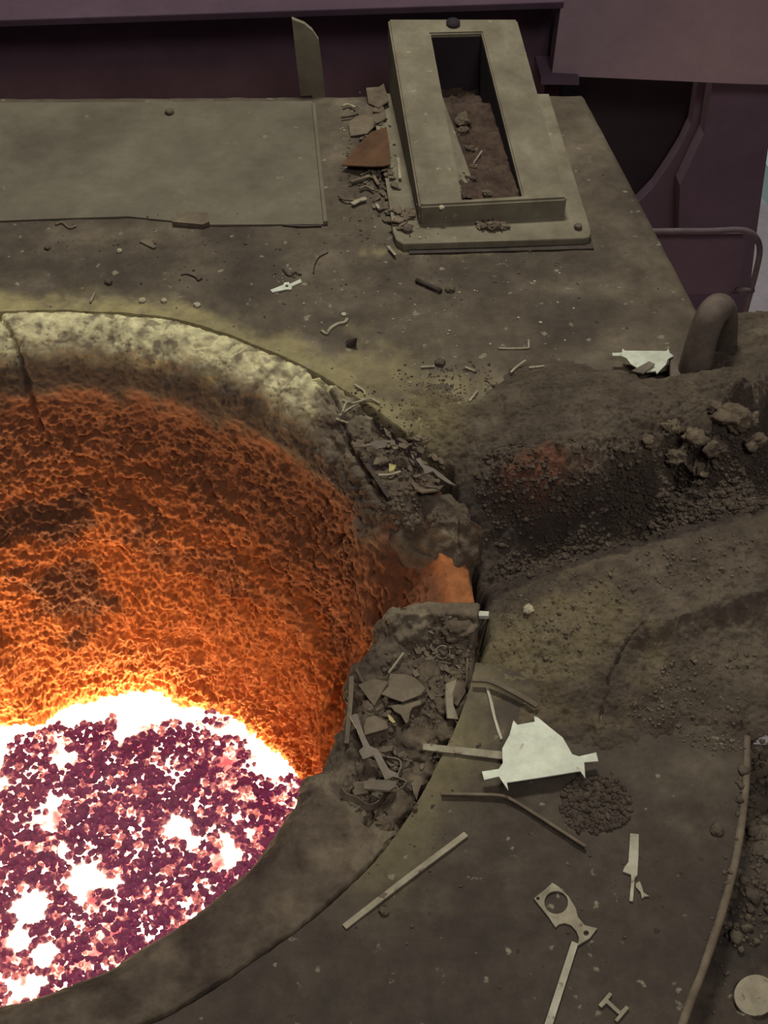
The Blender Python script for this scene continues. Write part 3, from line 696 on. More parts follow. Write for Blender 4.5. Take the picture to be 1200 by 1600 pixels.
# ------------------------------------------------------------------ scraps
def frame_for(pts, lift=0.0, z=None):
    """plane through where the outline's view rays meet the ground"""
    if z is not None: return np.array(at(*pts[0], z)), np.array([0, 0, 1.])
    H_ = [cast(x, y)[0] for x, y in pts]
    A = np.array([h[:] for h in H_]); zm = np.median(A[:, 2])
    if zm < -.25: zm = -.02
    A = np.array([a_ if abs(a_[2]-zm) < .05 else at(x, y, zm) for a_, (x, y) in zip(A, pts)]); c = A.mean(0)
    q = A-c; n = np.array([0, 0, 1.])
    sv = np.linalg.svd(q)
    if len(A) > 3 and sv[1][1] > .008: n = sv[2][2]
    if n[2] < 0: n = -n
    if n[2] < .80: n = np.array([0, 0, 1.])
    res = q@n; c = c+n*(np.percentile(res, 80)+lift)
    return c, n
def onplane(px, py, c, n):
    d = ray(px, py); return CAM+d*((n@(c-CAM))/(n@d))
def conv(pts, sc, ox, oy): return [(ox+x/sc, oy+y/sc) for x, y in pts]
def circle(cx, cy, rx, ry=None, n=28): return [(cx+rx*math.cos(2*math.pi*k/n), cy+(ry or rx)*math.sin(2*math.pi*k/n)) for k in range(n)]
def sheet(name, label, cat, m, pts, t=.002, lift=0.0, holes=(), tilt=None, group=None, z=None):
    c, n = frame_for(pts, lift, z)
    if tilt: n = np.array(n)+np.array(tilt); n = n/np.linalg.norm(n)
    V = [onplane(x, y, c, n) for x, y in pts]; Hs = [[onplane(x, y, c, n) for x, y in h] for h in holes]
    bm = prism_bm(V, n*t, Hs)
    o = link(name, bm_mesh(name, bm), M[m], None, False)
    return tag(o, label, cat, group)
def ribbon(name, label, cat, m, pts, wpx, t=.002, lift=0.0, group=None, upright=0.0, smoothn=5, z=None):
    """a strip along a drawn line; upright>0 makes it a band standing on its edge"""
    c, n = frame_for(pts, lift, z); P = [Vector(onplane(x, y, c, n)) for x, y in pts]
    P = spline(P, smoothn) if len(P) > 2 else [P[0].lerp(P[1], k/4) for k in range(5)]
    dist = (P[0]-Vector(CAM)).length; wd = wpx*dist/F; nn = Vector(n); bm = bmesh.new(); rings = []
    for i, p in enumerate(P):
        tdir = (P[min(i+1, len(P)-1)]-P[max(i-1, 0)]).normalized(); s = nn.cross(tdir).normalized()
        if upright: a, b = s*t*.5, nn*upright
        else: a, b = s*wd*.5, nn*t
        rings.append([bm.verts.new(p-a), bm.verts.new(p+a), bm.verts.new(p+a+b), bm.verts.new(p-a+b)])
    for r0, r1 in zip(rings[:-1], rings[1:]):
        for k in range(4): bm.faces.new((r0[k], r0[(k+1) % 4], r1[(k+1) % 4], r1[k]))
    bm.faces.new(rings[0][::-1]); bm.faces.new(rings[-1])
    o = link(name, bm_mesh(name, bm), M[m], None, False); return tag(o, label, cat, group)
def rod(name, label, cat, m, pts, rpx, group=None, lift=0.0):
    c, n = frame_for(pts, lift); P = [Vector(onplane(x, y, c, n)) for x, y in pts]
    P = spline(P, 6) if len(P) > 2 else [P[0].lerp(P[1], k/3) for k in range(4)]
    r = rpx*(P[0]-Vector(CAM)).length/F; P = [p+Vector(n)*r*.8 for p in P]
    o = link(name, bm_mesh(name, tube_bm(P, r, 8)), M[m]); return tag(o, label, cat, group)
_ico = None
def rockverts(sub=3):
    bm = bmesh.new(); bmesh.ops.create_icosphere(bm, subdivisions=sub, radius=1); bm.verts.ensure_lookup_table()
    V = np.array([v.co[:] for v in bm.verts]); Fc = np.array([[v.index for v in f.verts] for f in bm.faces]); bm.free(); return V, Fc
R3 = rockverts(4); R1 = rockverts(2)
def rock(name, label, cat, m, px, py, rpx, group=None, squash=(1, 1, .7), sink=.25, rough=.35, parent=None, seed=None):
    p, n = cast(px, py); s = rpx*(p-Vector(CAM)).length/F; V, Fc = R3
    sd = seed if seed is not None else random.randrange(999)
    q = V*(1+rough*(fbm(V+sd*3.1, .9, 5, sd, .55)+.30*ridged(V+sd*1.7, 1.8, 4, sd+4, .6)-.15))[:, None]
    q = q*np.array(squash)*s; a = random.random()*6.28; ca, sa = math.cos(a), math.sin(a)
    q = q@np.array([[ca, sa, 0], [-sa, ca, 0], [0, 0, 1]])
    q = q+np.array(p)+np.array([0, 0, s*squash[2]*(1-sink*2)])
    o = link(name, mesh(name, q, Fc), M[m], parent)
    return o if parent is not None else tag(o, label, cat, group)

# --- bright pieces on the front deck
Z6 = lambda L: conv(L, 2.4, 450, 900)
Z8 = lambda L: conv(L, 1.7143, 500, 1200)
ZB_ = lambda L: conv(L, 5, 520, 1020)
ZR = lambda L: conv(L, 4.2857, 500, 600)
ZD = lambda L: conv(L, 3.529, 380, 340)
ZS = lambda L: conv(L, 4.615, 640, 500)
ZL = lambda L: conv(L, 4, 60, 320)
ZP = lambda L: conv(L, 5, 480, 120)
sheet('scrap_plate', 'large bright silver sheet offcut with pointed tabs on the front deck', 'scrap metal', 'bright',
      Z6([(845, 545), (860, 562), (925, 550), (922, 530), (935, 533), (990, 578), (1030, 610), (1050, 645), (1065, 672), (1090, 680), (1155, 665), (1163, 698), (1110, 702), (1114, 762), (1095, 735), (960, 757), (820, 778), (826, 808), (790, 755), (735, 768), (727, 737), (790, 727), (805, 705), (803, 650), (830, 600)]), t=.0025, z=.019)
sheet('metal_strip', 'flat dull strip pointing left from under the large silver offcut', 'metal strip', 'tan', Z6([(507, 632), (803, 662), (830, 668), (828, 692), (800, 690), (505, 655)]), t=.003, z=.003)
sheet('metal_sliver', 'thin pale steel sliver lying above the large silver offcut', 'metal strip', 'white', Z6([(740, 420), (750, 420), (768, 480), (780, 540), (804, 612), (797, 619), (785, 590), (765, 520), (752, 460)]), t=.003)
ribbon('bent_strip', 'brown bent flat strip along the foot of the front spout bank', 'metal strip', 'brown', Z6([(690, 390), (760, 397), (840, 435), (935, 490)]), 8, t=.003, z=.012)
ribbon('bent_strip', 'long thin bent dark strip on deck below the large silver offcut', 'metal strip', 'brown', Z6([(575, 822), (680, 824), (790, 828), (840, 845), (960, 920), (1115, 1020)]), 4.5, t=.005, z=.003)
ribbon('metal_strip', 'long straight dull strip lying diagonally on the front deck', 'metal strip', 'tan', [(728, 1305), (640, 1371), (538, 1450)], 9, t=.004)
gk = Z8([(572, 352), (600, 330), (622, 310), (640, 322), (665, 347), (684, 378), (690, 402), (708, 424), (742, 432), (722, 458), (690, 478), (693, 458), (686, 440), (672, 424), (655, 418), (640, 421), (630, 430), (612, 402), (590, 375)])
sheet('gasket_plate', 'flat gasket-shaped offcut with a round hole above the white strip', 'gasket', 'tan', gk, t=.003, holes=[circle(*Z8([(632, 363)])[0], 18.5, 18.0), circle(*Z8([(583, 352)])[0], 2.6), circle(*Z8([(712, 445)])[0], 4.2)])
pc = Z8([(632, 363)])[0]
sheet('metal_strip', 'long pale strip running off the bottom edge below the gasket offcut', 'metal strip', 'white', [(893, 1472), (903, 1476), (886, 1530), (862, 1606), (855, 1640), (842, 1640), (851, 1600), (874, 1530)], t=.003, lift=.002)
sheet('metal_tag', 'pale knife-shaped tag lying alone on the front deck at right', 'metal tag', 'white', Z8([(830, 178), (853, 180), (852, 235), (849, 290), (842, 300), (837, 360), (828, 358), (833, 300), (832, 288), (810, 280), (815, 268), (825, 255), (828, 215)]), t=.003)
sheet('forked_scrap', 'tiny forked tan scrap touching the knife-shaped tag', 'scrap metal', 'tan', Z8([(845, 312), (856, 306), (862, 322), (866, 336), (882, 346), (868, 347), (862, 353), (858, 335), (846, 322)]), t=.003)
sheet('h_shaped_scrap', 'small H-shaped tan scrap near the bottom edge of the deck', 'scrap metal', 'tan', Z8([(745, 638), (774, 604), (782, 610), (771, 624), (804, 655), (818, 640), (827, 646), (796, 683), (788, 678), (800, 664), (766, 633), (753, 645)]), t=.004)
sheet('round_blank', 'pale round metal blank on the lower ledge at bottom right', 'disc', 'tan', circle(1179, 1557, 33, 32, 40), t=.004)
sheet('metal_chip', 'short bright white chip at the mouth of the spout channel', 'scrap metal', 'bright', [(749, 959), (765, 960), (764, 967), (749, 967)], t=.006, lift=.004)
# round patch of grit is scattered further down
# --- rubble corner beside the mouth
bm_ring = [at(692, 1019, 0)]
c_, n_ = frame_for(circle(692, 1019, 12, 10, 10), .002)
ringp = [Vector(onplane(x, y, c_, n_)) for x, y in circle(692, 1019, 11, 10, 26)]
tag(link('wire_ring', bm_mesh('wire_ring', tube_bm(ringp+[ringp[0]], .0012, 6)), M['tan']), 'small wire ring on the rubble beside the furnace mouth', 'ring')
ribbon('metal_strip', 'upright grey strip hanging over the inner lip of the furnace', 'metal strip', 'brown', ZB_([(148, 190), (135, 420), (108, 715)]), 7, t=.003, lift=.012)
sheet('bracket_scrap', 'long dull bracket-shaped offcut sloping through the rubble', 'scrap metal', 'grey', ZB_([(130, 500), (190, 480), (225, 590), (260, 680), (290, 735), (350, 760), (440, 920), (500, 945), (515, 985), (470, 975), (410, 1000), (320, 810), (300, 815), (235, 840), (205, 770), (240, 740), (180, 590)]), t=.0025, lift=.024)
sheet('metal_strip', 'short wide grey strip below the bracket-shaped offcut', 'metal strip', 'grey', ZB_([(243, 1020), (290, 1005), (420, 1008), (500, 1020), (492, 1058), (440, 1090), (245, 1075)]), t=.003, lift=.026)
ribbon('bent_wire', 'thin bent wire frame at the end of the bracket-shaped offcut', 'wire', 'grey', ZB_([(440, 1100), (490, 1050), (525, 1080), (580, 1025), (515, 985), (540, 900), (520, 850), (430, 830)]), 2, t=.002, lift=.012, upright=.006)
ribbon('curled_band', 'curled thin metal band loop at the lower edge of the rubble', 'metal band', 'brown', ZB_([(55, 1100), (100, 1150), (170, 1170), (240, 1220), (300, 1230), (370, 1180), (420, 1100)]), 5, t=.0018, lift=.004, upright=.010)
sheet('metal_strip', 'stubby upright strip inside the curled metal band', 'metal strip', 'grey', ZB_([(300, 1100), (350, 1100), (355, 1170), (300, 1215), (290, 1160)]), t=.002, lift=.006)
sheet('clipped_scrap', 'dark clipped scrap left of the short wide grey strip', 'scrap metal', 'brown', ZB_([(150, 1030), (180, 1015), (240, 1015), (245, 1075), (280, 1100), (170, 1120), (150, 1085), (170, 1065)]), t=.002, lift=.008)
sheet('scrap_plate', 'broad dark brown plate fragment lying on the rubble', 'scrap metal', 'brown', ZB_([(450, 170), (560, 175), (640, 200), (725, 285), (690, 335), (545, 390), (460, 362), (380, 330), (430, 250)]), t=.003, lift=.022)
sheet('y_shaped_scrap', 'Y-shaped tan offcut just below the broad dark brown fragment', 'scrap metal', 'brown', ZB_([(425, 428), (530, 412), (690, 372), (690, 412), (625, 435), (605, 470), (592, 550), (570, 560), (530, 490), (480, 465), (460, 435)]), t=.003, lift=.014)
sheet('leaf_shaped_scrap', 'tall curved tan scrap leaning beside the gap at the deck edge', 'scrap metal', 'tan', ZB_([(878, 245), (960, 215), (925, 330), (935, 420), (975, 525), (890, 515), (876, 380)]), t=.003, lift=.022, tilt=(.12, 0, 0))
sheet('leaf_shaped_scrap', 'broad dull flake just right of the tall curved tan scrap', 'scrap metal', 'brown', ZB_([(960, 225), (1035, 240), (1035, 310), (970, 420), (940, 400), (925, 330)]), t=.003, lift=.002)
rod('metal_rod', 'thin pale rod leaning at the upper left of the rubble', 'rod', 'tan', ZB_([(552, 8), (435, 165)]), 2.2, lift=.006)
rod('metal_rod', 'short dark rod standing in the gap at the deck edge', 'rod', 'brown', ZB_([(1052, 50), (1042, 280)]), 2.0, lift=.006)
rod('metal_rod', 'short brown rod lying left of the flat dull strip', 'rod', 'brown', ZB_([(620, 662), (755, 662)]), 2.2, lift=.004)
rod('metal_rod', 'brown rod at the inner lip above the upright grey strip', 'rod', 'brown', ZB_([(185, 130), (245, 245)]), 1.8, lift=.004)
sheet('arrow_shaped_scrap', 'arrowhead-shaped brown scrap near the front deck edge', 'scrap metal', 'brown', ZB_([(603, 980), (680, 972), (742, 1030), (690, 1042), (672, 1090), (655, 1160), (630, 1100)]), t=.003, lift=.004)
sheet('metal_chip', 'yellowish sliver of metal below the Y-shaped offcut', 'scrap metal', 'yellow', ZB_([(428, 495), (450, 500), (490, 552), (470, 560), (440, 535)]), t=.004, lift=.003)
sheet('folded_scrap', 'dark folded scrap left of the Y-shaped offcut', 'scrap metal', 'brown', ZB_([(205, 255), (330, 210), (440, 230), (380, 330), (330, 420), (290, 370)]), t=.003, lift=.020, tilt=(-.15, -.1, 0))
sheet('notched_scrap', 'dull brown notched scrap between upright strip and clay chunks', 'scrap metal', 'brown', ZB_([(240, 590), (260, 520), (330, 500), (420, 545), (430, 600), (250, 650)]), t=.003, lift=.012)
chunks = [(650, 1165, 26, 'rounded clay chunk at the deck edge beside the flat dull strip'), (578, 1205, 20, 'rough clay chunk under the bracket-shaped offcut'), (615, 1270, 27, 'dark clay chunk below the curled metal band'),
          (700, 1150, 21, 'square clay chunk against the front deck plate'), (600, 1290, 14, 'small clay chunk at the lower end of the rubble'), (715, 985, 20, 'clay chunk near the bright white chip'),
          (670, 1055, 18, 'clay chunk under the wire ring'), (580, 1110, 16, 'small clay chunk near the upright grey strip'), (690, 1105, 14, 'small clay chunk near the tall curved tan scrap'), (617, 1170, 15, 'small clay chunk left of the flat dull strip'), (640, 1225, 14, 'small clay chunk between wire frame and arrowhead scrap')]
for x, y, r, lab in chunks: rock('clay_chunk', lab, 'clay chunk', 'chunk', x, y, r, squash=(1.15, .9, .55), sink=.35, rough=.5)
# --- rim beside the spout
def BLOCK():
    # a slab of broken clay that slopes down into the notch
    top = [(585, 790), (640, 772), (705, 770), (728, 795), (738, 815), (756, 828), (748, 858), (715, 884), (640, 868), (592, 838)]
    zs = [-.050, -.030, -.022, -.022, -.024, -.030, -.060, -.090, -.105, -.095]
    T = [Vector(at(x, y, z)) for (x, y), z in zip(top, zs)]; c = sum(T, Vector())/len(T); c.z += .010
    n = 90; V = []; rings = 40
    L = T+[T[0]]; edge = []
    for i in range(len(T)):
        for k in range(9): edge.append(T[i].lerp(L[i+1], k/9))
    for r in range(rings+1):
        f = min(1, r/(rings-8))
        for e in edge:
            p = c.lerp(e, f); 
            if r > rings-8: p = p+Vector((0, 0, -.012*(r-rings+8)))
            V.append(p[:])
    V = np.array(V); m_ = len(edge)
    d = .010*fbm(V, 20, 4, 5)+.004*fbm(V, 75, 3, 8); cr_ = polyline_dist(V, [at(720, 800, -.03), at(712, 822, -.04), at(716, 842, -.05)])
    V[:, 2] += d-.010*np.exp(-(cr_/.004)**2); V[:, 0] += .006*fbm(V, 40, 3, 15); V[:, 1] += .006*fbm(V, 40, 3, 18)
    Fs = [(r*m_+k, r*m_+(k+1) % m_, (r+1)*m_+(k+1) % m_, (r+1)*m_+k) for r in range(rings) for k in range(m_)]
    o = link('clay_block', mesh('clay_block', V, Fs), M['chunk']); tag(o, 'large broken clay block at the far side of the spout notch', 'clay block')
    bvh(V, Fs)
sheet('hooked_scrap', 'grey hooked offcut lying on the broken rim', 'scrap metal', 'grey', ZR([(225, 432), (330, 405), (375, 390), (440, 382), (500, 392), (505, 415), (522, 440), (492, 445), (472, 405), (450, 400), (440, 430), (390, 440), (350, 420)]), t=.003, lift=.004)
sheet('metal_chip', 'small yellow chip beside the hooked grey offcut', 'scrap metal', 'yellow', ZR([(465, 545), (515, 552), (497, 588), (466, 600)]), t=.004, lift=.005)
ribbon('metal_strip', 'short pale strip under the small yellow chip', 'metal strip', 'tan', ZR([(390, 615), (460, 612), (540, 592)]), 4, t=.003, lift=.003)
ribbon('metal_strip', 'long dark strip along the crack in the broken rim', 'metal strip', 'dark', ZR([(300, 520), (380, 640), (465, 765)]), 5, t=.004, lift=.004)
sheet('pointed_scrap', 'dark pointed offcut at the gap above the spout', 'scrap metal', 'grey', ZR([(640, 512), (670, 500), (690, 545), (742, 565), (770, 578), (910, 688), (860, 672), (790, 630), (755, 592), (700, 612), (690, 575)]), t=.003, lift=.006)
sheet('scrap_plate', 'flat grey flake lying across the rim crack above the clay block', 'scrap metal', 'brown', ZR([(630, 710), (720, 690), (830, 690), (800, 720), (690, 735)]), t=.003, lift=.004)
for i, (L, lab) in enumerate([([(150, 110), (220, 130), (330, 100), (400, 130)], 'twisted tan shaving on the rim crack at its highest bend'), ([(130, 215), (200, 165), (300, 110)], 'thin tan sliver crossing the cream rim'),
                              ([(150, 190), (175, 130), (210, 120)], 'short tan sliver hooked on the cream rim'), ([(110, 235), (190, 265)], 'straight tan sliver below the twisted shaving'), ([(230, 5), (290, 45), (300, 75)], 'tan sliver at the deck side of the rim crack')]):
    ribbon('metal_shaving', lab, 'shaving', 'tan', ZR(L), 3, t=.002, lift=.003)
BLOCK()
# --- far deck
hb = ZD([(150, 405), (220, 378), (228, 364), (252, 362), (258, 372), (316, 345), (322, 362), (270, 385), (266, 402), (238, 402), (160, 418)])
sheet('bracket_plate', 'small pale bracket with a centre hole on the far deck', 'bracket', 'bright', hb, t=.003, holes=[circle(*ZD([(241, 383)])[0], 2.6, 2.0, 12)])
rod('bent_wire', 'black squiggle of wire above the small pale bracket', 'wire', 'dark', ZD([(220, 288), (240, 315), (262, 325), (285, 306), (305, 316), (322, 318)]), 1.6)
rod('bent_wire', 'thin dark arc of wire on the deck left of the flanged box', 'wire', 'dark', ZD([(388, 310), (396, 260), (420, 220), (468, 195)]), 1.2)
ribbon('bone_shaped_scrap', 'bone-shaped tan scrap on the deck beyond the rim', 'scrap metal', 'tan', ZD([(432, 628), (460, 645), (480, 618), (520, 592), (560, 582), (575, 562)]), 4.5, t=.004)
sheet('metal_chip', 'tiny pale dot above the bone-shaped scrap', 'scrap metal', 'white', circle(*ZD([(555, 537)])[0], 4, 2.6, 12), t=.003)
cone = ZD([(576, 692), (622, 640), (642, 686)])
bmc = bmesh.new(); bmesh.ops.create_cone(bmc, cap_ends=True, segments=9, radius1=.011, radius2=.0006, depth=.024)
bmc.transform(Matrix.Translation(Vector(at(553, 533, .011)))@Matrix.Rotation(.5, 4, 'Y')@Matrix.Rotation(.3, 4, 'X'))
tag(link('dark_wedge', bm_mesh('dark_wedge', bmc), M['dark'], None, False), 'small black wedge standing right of the bone-shaped scrap', 'scrap metal')
rod('metal_rod', 'black bar lying in front of the flanged box', 'rod', 'dark', ZD([(955, 355), (1090, 415)]), 4)
rock('slag_pebble', 'dark slag pebble at the end of the black bar', 'pebble', 'stone', 703, 454, 7)
rod('bent_rod', 'L-shaped tan rod on the far deck behind the spout', 'rod', 'tan', ZS([(640, 210), (740, 212), (848, 208), (858, 195), (857, 150)]), 1.8)
for L, lab in [([(80, 345), (180, 340)], 'short tan strip at the edge of the yellow dust'), ([(400, 345), (480, 378)], 'short tan strip half buried in grit beyond the spout'), ([(728, 385), (770, 345), (835, 298)], 'tan strip pointing up at the L-shaped rod'),
               ([(860, 350), (970, 338)], 'tan strip lying flat right of the pointing strip'), ([(430, 590), (490, 515)], 'tan strip standing in the yellow dust by the spout')]:
    ribbon('metal_strip', lab, 'metal strip', 'tan', ZS(L), 3.5, t=.003, lift=.001)
rock('hex_nut', 'small dark nut-like lump in the yellow dust', 'nut', 'stone', 688, 568, 8, rough=.2)
sheet('scrap_plate', 'pale green-white sheet offcut lying at the foot of the lifting lug', 'scrap metal', 'bright', conv([(225, 1012), (285, 1010), (290, 985), (305, 998), (565, 1000), (575, 985), (585, 1012), (608, 1030), (572, 1050), (560, 1085), (530, 1115), (505, 1142), (495, 1125), (440, 1130), (390, 1110), (340, 1080), (315, 1045), (280, 1030), (228, 1030)], 4, 900, 300), t=.0025, z=.022)
sheet('metal_strip', 'short dull strip on the pale offcut beside the lifting lug', 'metal strip', 'grey', conv([(345, 1125), (455, 1065), (492, 1082), (420, 1142)], 4, 900, 300), t=.003, z=.027)
# left part of the far deck
sheet('bent_bracket', 'dark folded bracket at the front edge of the cover plate', 'bracket', 'brown', ZL([(838, 128), (862, 62), (1062, 72), (1072, 128), (1030, 146)]), t=.010, lift=.001)
rod('bent_wire', 'wavy dark shaving on the far left of the deck', 'wire', 'brown', ZL([(108, 128), (150, 118), (195, 150), (235, 138)]), 2)
sheet('pierced_tab', 'tiny dark pierced tab on the left deck', 'scrap metal', 'brown', ZL([(632, 238), (690, 215), (720, 225), (715, 245), (738, 272), (720, 280)]), t=.004)
rod('bent_wire', 'hooked black wire on the deck beyond the cream rim', 'wire', 'dark', ZL([(890, 442), (930, 438), (980, 455), (1000, 475), (1022, 462)]), 1.4)
ribbon('metal_strip', 'dark stick at the front right corner of the cover plate', 'metal strip', 'dark', [(442, 353), (472, 355), (502, 354)], 4, t=.004)
rod('metal_shaving', 'cream-dusted stub on the rim edge at left', 'shaving', 'tan', ZL([(352, 555), (325, 615)]), 1.8)
for x, y, r, m, lab in [(187, 393, 4, 'pale', 'small pale pellet on the left deck'), (170, 442, 6, 'stone', 'dark pebble on the deck above the cream rim'), (222, 471, 5, 'pale', 'leftmost of three dusty lumps on the rim edge'), (256, 471, 4.5, 'pale', 'middle of three dusty lumps on the rim edge'),
                        (308, 478, 5, 'pale', 'rightmost of three dusty lumps on the rim edge'), (75, 388, 5, 'stone', 'dark pebble left of the dark folded bracket'), (265, 177, 6, 'stone', 'dark smudge-like lump near the back of the cover plate'), (825, 954, 8, 'pale', 'pale stone on the front spout bank near its crest'), (600, 1425, 7, 'chunk', 'brown crumb beside the long diagonal strip'), (1120, 1297, 9, 'stone', 'brown lump near the curved deck edge'), (690, 325, 4, 'pale', 'pale fleck on the left rim of the box')]:
    rock('pebble', lab, 'pebble', m, x, y, r, rough=.3)
# --- heap beside the flanged box
sheet('rust_plate', 'rust-brown flat plate propped beside the flanged box', 'scrap plate', 'rust', ZP([(270, 698), (380, 560), (500, 440), (620, 400), (640, 520), (652, 690), (600, 705), (500, 708)]), t=.003, lift=.018, tilt=(0, -.10, 0))
for L, m, lf, lab in [([(462, 95), (560, 88), (600, 62), (640, 200), (560, 250), (480, 215)], 'brown', .012, 'dusty flat scrap topmost of the heap behind the rust-brown plate'), ([(470, 220), (600, 240), (620, 330), (520, 400), (440, 300)], 'brown', .010, 'dusty flat scrap between topmost scrap and rust-brown plate'),
                      ([(320, 360), (400, 310), (520, 300), (530, 390), (470, 450), (340, 470)], 'brown', .004, 'grey-brown scrap left of the heap above the rust-brown plate')]:
    sheet('scrap_plate', lab, 'scrap metal', m, ZP(L), t=.003, lift=lf, tilt=(.03, -.06, 0))
for L, wd, m, lab in [([(275, 235), (320, 220), (375, 245)], 4, 'tan', 'small tan sliver near the deck back edge'), ([(265, 322), (340, 312), (400, 295)], 3, 'dark', 'black sliver below the small tan sliver'), ([(340, 825), (420, 800), (490, 780)], 6, 'brown', 'brown sliver just under the rust-brown plate'),
                      ([(248, 930), (290, 962), (370, 968)], 4, 'brown', 'curved sliver left of the scrap heap'), ([(350, 1000), (400, 975), (460, 955)], 8, 'tan', 'pale sliver right of the curved sliver'), ([(410, 880), (460, 860), (520, 890)], 4, 'brown', 'arched sliver in the scrap heap'),
                      ([(510, 720), (525, 790), (560, 850)], 5, 'brown', 'upright sliver under the right end of the rust-brown plate'), ([(710, 640), (725, 800)], 4, 'tan', 'thin sliver leaning on the flanged box wall'), ([(540, 1000), (560, 1035)], 4, 'tan', 'tiny tan sliver at the foot of the heap'), ([(630, 1330), (690, 1400)], 4, 'tan', 'tan sliver at the rounded flange corner')]:
    ribbon('metal_shaving', lab, 'shaving', m, ZP(L), wd, t=.003, lift=.006)
rod('bolt_scrap', 'pale long bolt lying in the box slot', 'bolt', 'tan', conv([(452, 868), (400, 945)], 4, 640, 20), 1.6)
for x, y, r, lab in [(722, 190, 11, 'curled dark scrap topmost in the box slot'), (722, 207, 8, 'dark lump below the curled scrap in the slot'), (733, 235, 7, 'dark lump in the slot above the long bolt'), (740, 262, 5, 'round bolt head in the box slot'), (738, 280, 5, 'small lump near the front of the box slot'), (762, 304, 6, 'small lump at the front end of the box slot'), (771, 356, 10, 'clump of debris on the flange in front of the box')]:
    rock('slag_lump', lab, 'slag lump', 'chunk', x, y, r, squash=(1.2, .8, .6), rough=.6)
# crusted lumps that belong to the back bank
for x, y, r in ((1147, 655, 22), (1090, 690, 18), (1058, 712, 16), (1120, 700, 15), (1050, 668, 13), (1178, 690, 15), (1095, 735, 15), (1010, 690, 10), (1170, 655, 12), (1120, 640, 10)):
    rock('slag_lump', None, None, 'chunk', x, y, r, rough=.7, sink=.4, parent=SPOUT['root'])

# ------------------------------------------------------------------ grit nobody could count
def grit(name, label, m, spots, n, smin, smax, cat='gravel', sink=.3):
    V, Fc = R1; Vs = []; Fs = []; k = 0
    for _ in range(n):
        poly = random.choice(spots); cx, cy, rx, ry, ang = poly
        rr = math.sqrt(random.random()); a = random.random()*6.283; u, v = rx*rr*math.cos(a), ry*rr*math.sin(a)
        x = cx+u*math.cos(ang)-v*math.sin(ang); y = cy+u*math.sin(ang)+v*math.cos(ang)
        p, nn = cast(x, y); s = random.uniform(smin, smax)*(.6+.8*random.random()**3)*(p-Vector(CAM)).length/F
        q = V*np.array([random.uniform(.7, 1.3), random.uniform(.7, 1.3), random.uniform(.5, 1)])*(1+.5*perlin(V*1.3+random.random()*99, 2))[:, None]*s
        Vs.append(q+np.array(p)+np.array([0, 0, s*.3])); Fs.append(Fc+k*len(V)); k += 1
    o = link(name, mesh(name, np.concatenate(Vs), np.concatenate(Fs)), M[m]); tag(o, label, cat, kind='stuff')
grit('channel_gravel', 'coarse dark gravel lying in the spout channel and on its back slope', 'gravel', [(850, 880, 90, 14, -.3), (980, 838, 110, 12, -.25), (1120, 800, 90, 12, -.2), (850, 862, 90, 16, -.3), (980, 818, 110, 18, -.25), (1120, 785, 90, 18, -.2), (1100, 770, 120, 25, -.28), (900, 800, 150, 38, -.28), (1080, 765, 130, 42, -.28), (930, 730, 180, 50, -.15), (970, 765, 130, 30, -.2), (900, 770, 120, 40, -.1), (800, 760, 60, 70, 0), (1060, 720, 120, 45, -.2), (1150, 720, 60, 40, 0)], 3600, 1.6, 4.2)
grit('bank_gravel', 'fine grit strewn over the front spout bank', 'crumb', [(900, 940, 120, 50, -.3), (1080, 880, 120, 40, -.2), (860, 1000, 90, 60, 0), (1080, 1110, 100, 35, 0), (1100, 1050, 90, 30, -.2), (1120, 1160, 60, 15, .1)], 700, 1.2, 3.0)
grit('round_grit_patch', 'round patch of coarse grit on deck below the large silver offcut', 'gravel', [(930, 1258, 57, 46, 0)], 620, 2.0, 4.6)
grit('rubble_grit', 'crumbs and flakes filling the broken lining corner', 'chunk', [(660, 1060, 70, 60, .2), (640, 1140, 70, 60, 0), (600, 1230, 60, 60, 0), (700, 1020, 40, 60, 0), (620, 720, 80, 50, .5), (640, 800, 50, 30, .2)], 1100, 1.4, 4.2)
grit('deck_grit', 'fine crumbs of grit sprinkled over the deck plates', 'stone', [(560, 300, 40, 90, 0), (580, 250, 40, 80, 0), (700, 590, 90, 30, 0), (640, 420, 250, 60, 0), (300, 390, 250, 60, 0), (800, 1380, 300, 180, 0), (600, 640, 60, 30, .4), (1130, 1450, 40, 140, .2), (720, 600, 60, 25, 0)], 750, .8, 2.4)
grit('pale_grit', 'pale crumbs of spatter on the far deck', 'pale', [(620, 420, 200, 60, 0), (600, 540, 180, 60, .3), (640, 350, 60, 40, 0), (800, 480, 120, 80, 0), (560, 190, 30, 50, 0)], 170, .8, 2.0)
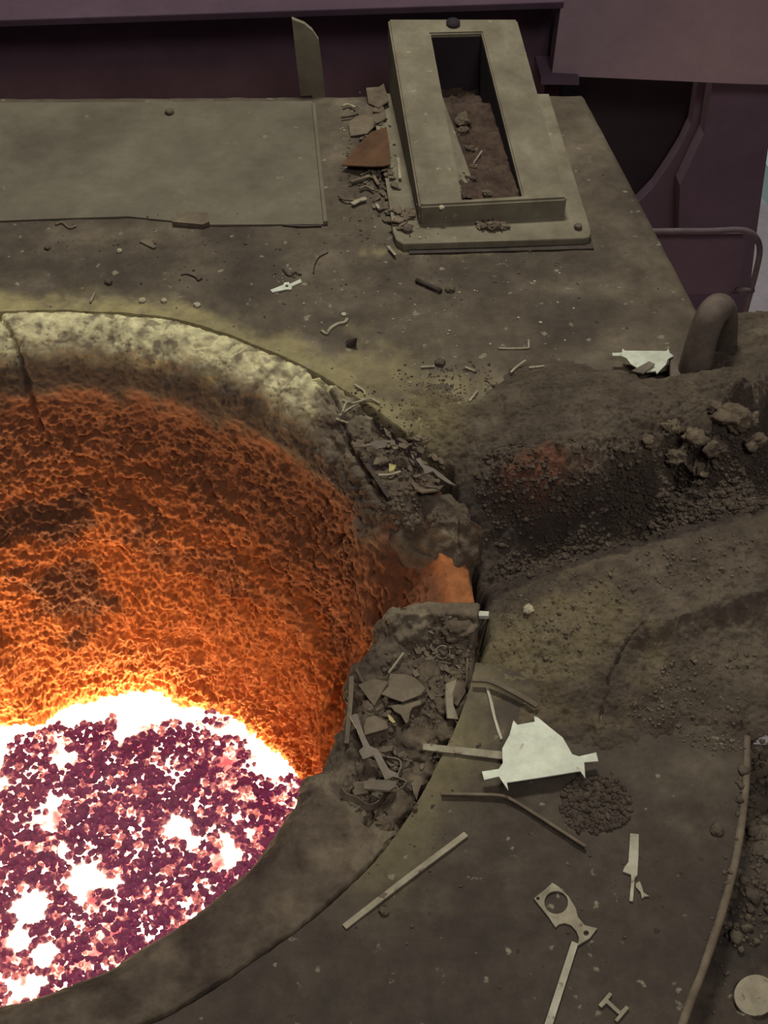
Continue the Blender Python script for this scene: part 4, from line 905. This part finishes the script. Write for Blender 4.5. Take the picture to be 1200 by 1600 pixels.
grit('ledge_gravel', 'dark rubble on the lower ledge at the right edge', 'stone', [(1180, 1250, 30, 100, .1), (1170, 1400, 40, 90, .1)], 260, 2, 7)

def flakes(name, label, m, spots, n, smin, smax):
    Vs = []; Fs = []; k = 0
    base = np.array([[-1, -.5, 0], [.2, -.8, 0], [1, -.1, 0], [.5, .7, 0], [-.7, .6, 0]])
    for _ in range(n):
        cx, cy, rx, ry, ang = random.choice(spots); rr = math.sqrt(random.random()); a = random.random()*6.283
        x = cx+rx*rr*math.cos(a)*math.cos(ang)-ry*rr*math.sin(a)*math.sin(ang); y = cy+rx*rr*math.cos(a)*math.sin(ang)+ry*rr*math.sin(a)*math.cos(ang)
        p, nn = cast(x, y); s_ = random.uniform(smin, smax)*(p-Vector(CAM)).length/F
        q = base*np.array([random.uniform(.6, 1.4), random.uniform(.3, 1), 1])*s_+np.array([[random.uniform(-.2, .2)*s_, random.uniform(-.2, .2)*s_, 0] for _ in base])
        q = np.concatenate([q, q+np.array([0, 0, .0022])])
        R_ = np.array((Matrix.Rotation(random.random()*6.28, 3, 'Z')@Matrix.Rotation(random.uniform(-.5, .5), 3, 'X')@Matrix.Rotation(random.uniform(-.4, .4), 3, 'Y')))
        Vs.append(q@R_.T+np.array(p)+np.array([0, 0, s_*.35+.001])); b = 10*k; k += 1
        Fs.append([b+5, b+6, b+7, b+8, b+9]); Fs.append([b+4, b+3, b+2, b+1, b])
        for i in range(5): Fs.append([b+i, b+(i+1) % 5, b+5+(i+1) % 5, b+5+i])
    o = link(name, mesh(name, np.concatenate(Vs), Fs), M[m], None, False); tag(o, label, 'metal flakes', kind='stuff')
flakes('metal_flakes', 'small thin metal flakes strewn over the broken lining corner', 'brown', [(640, 1130, 75, 80, 0), (600, 1230, 55, 60, 0), (680, 1040, 50, 50, 0), (640, 720, 60, 40, .6)], 170, 4, 10)
flakes('dusty_flakes', 'dusty scrap flakes heaped along the left side of the flanged box', 'brown', [(585, 230, 26, 70, 0), (600, 310, 20, 50, 0), (630, 345, 15, 20, 0), (770, 355, 22, 8, 0)], 110, 4, 10)
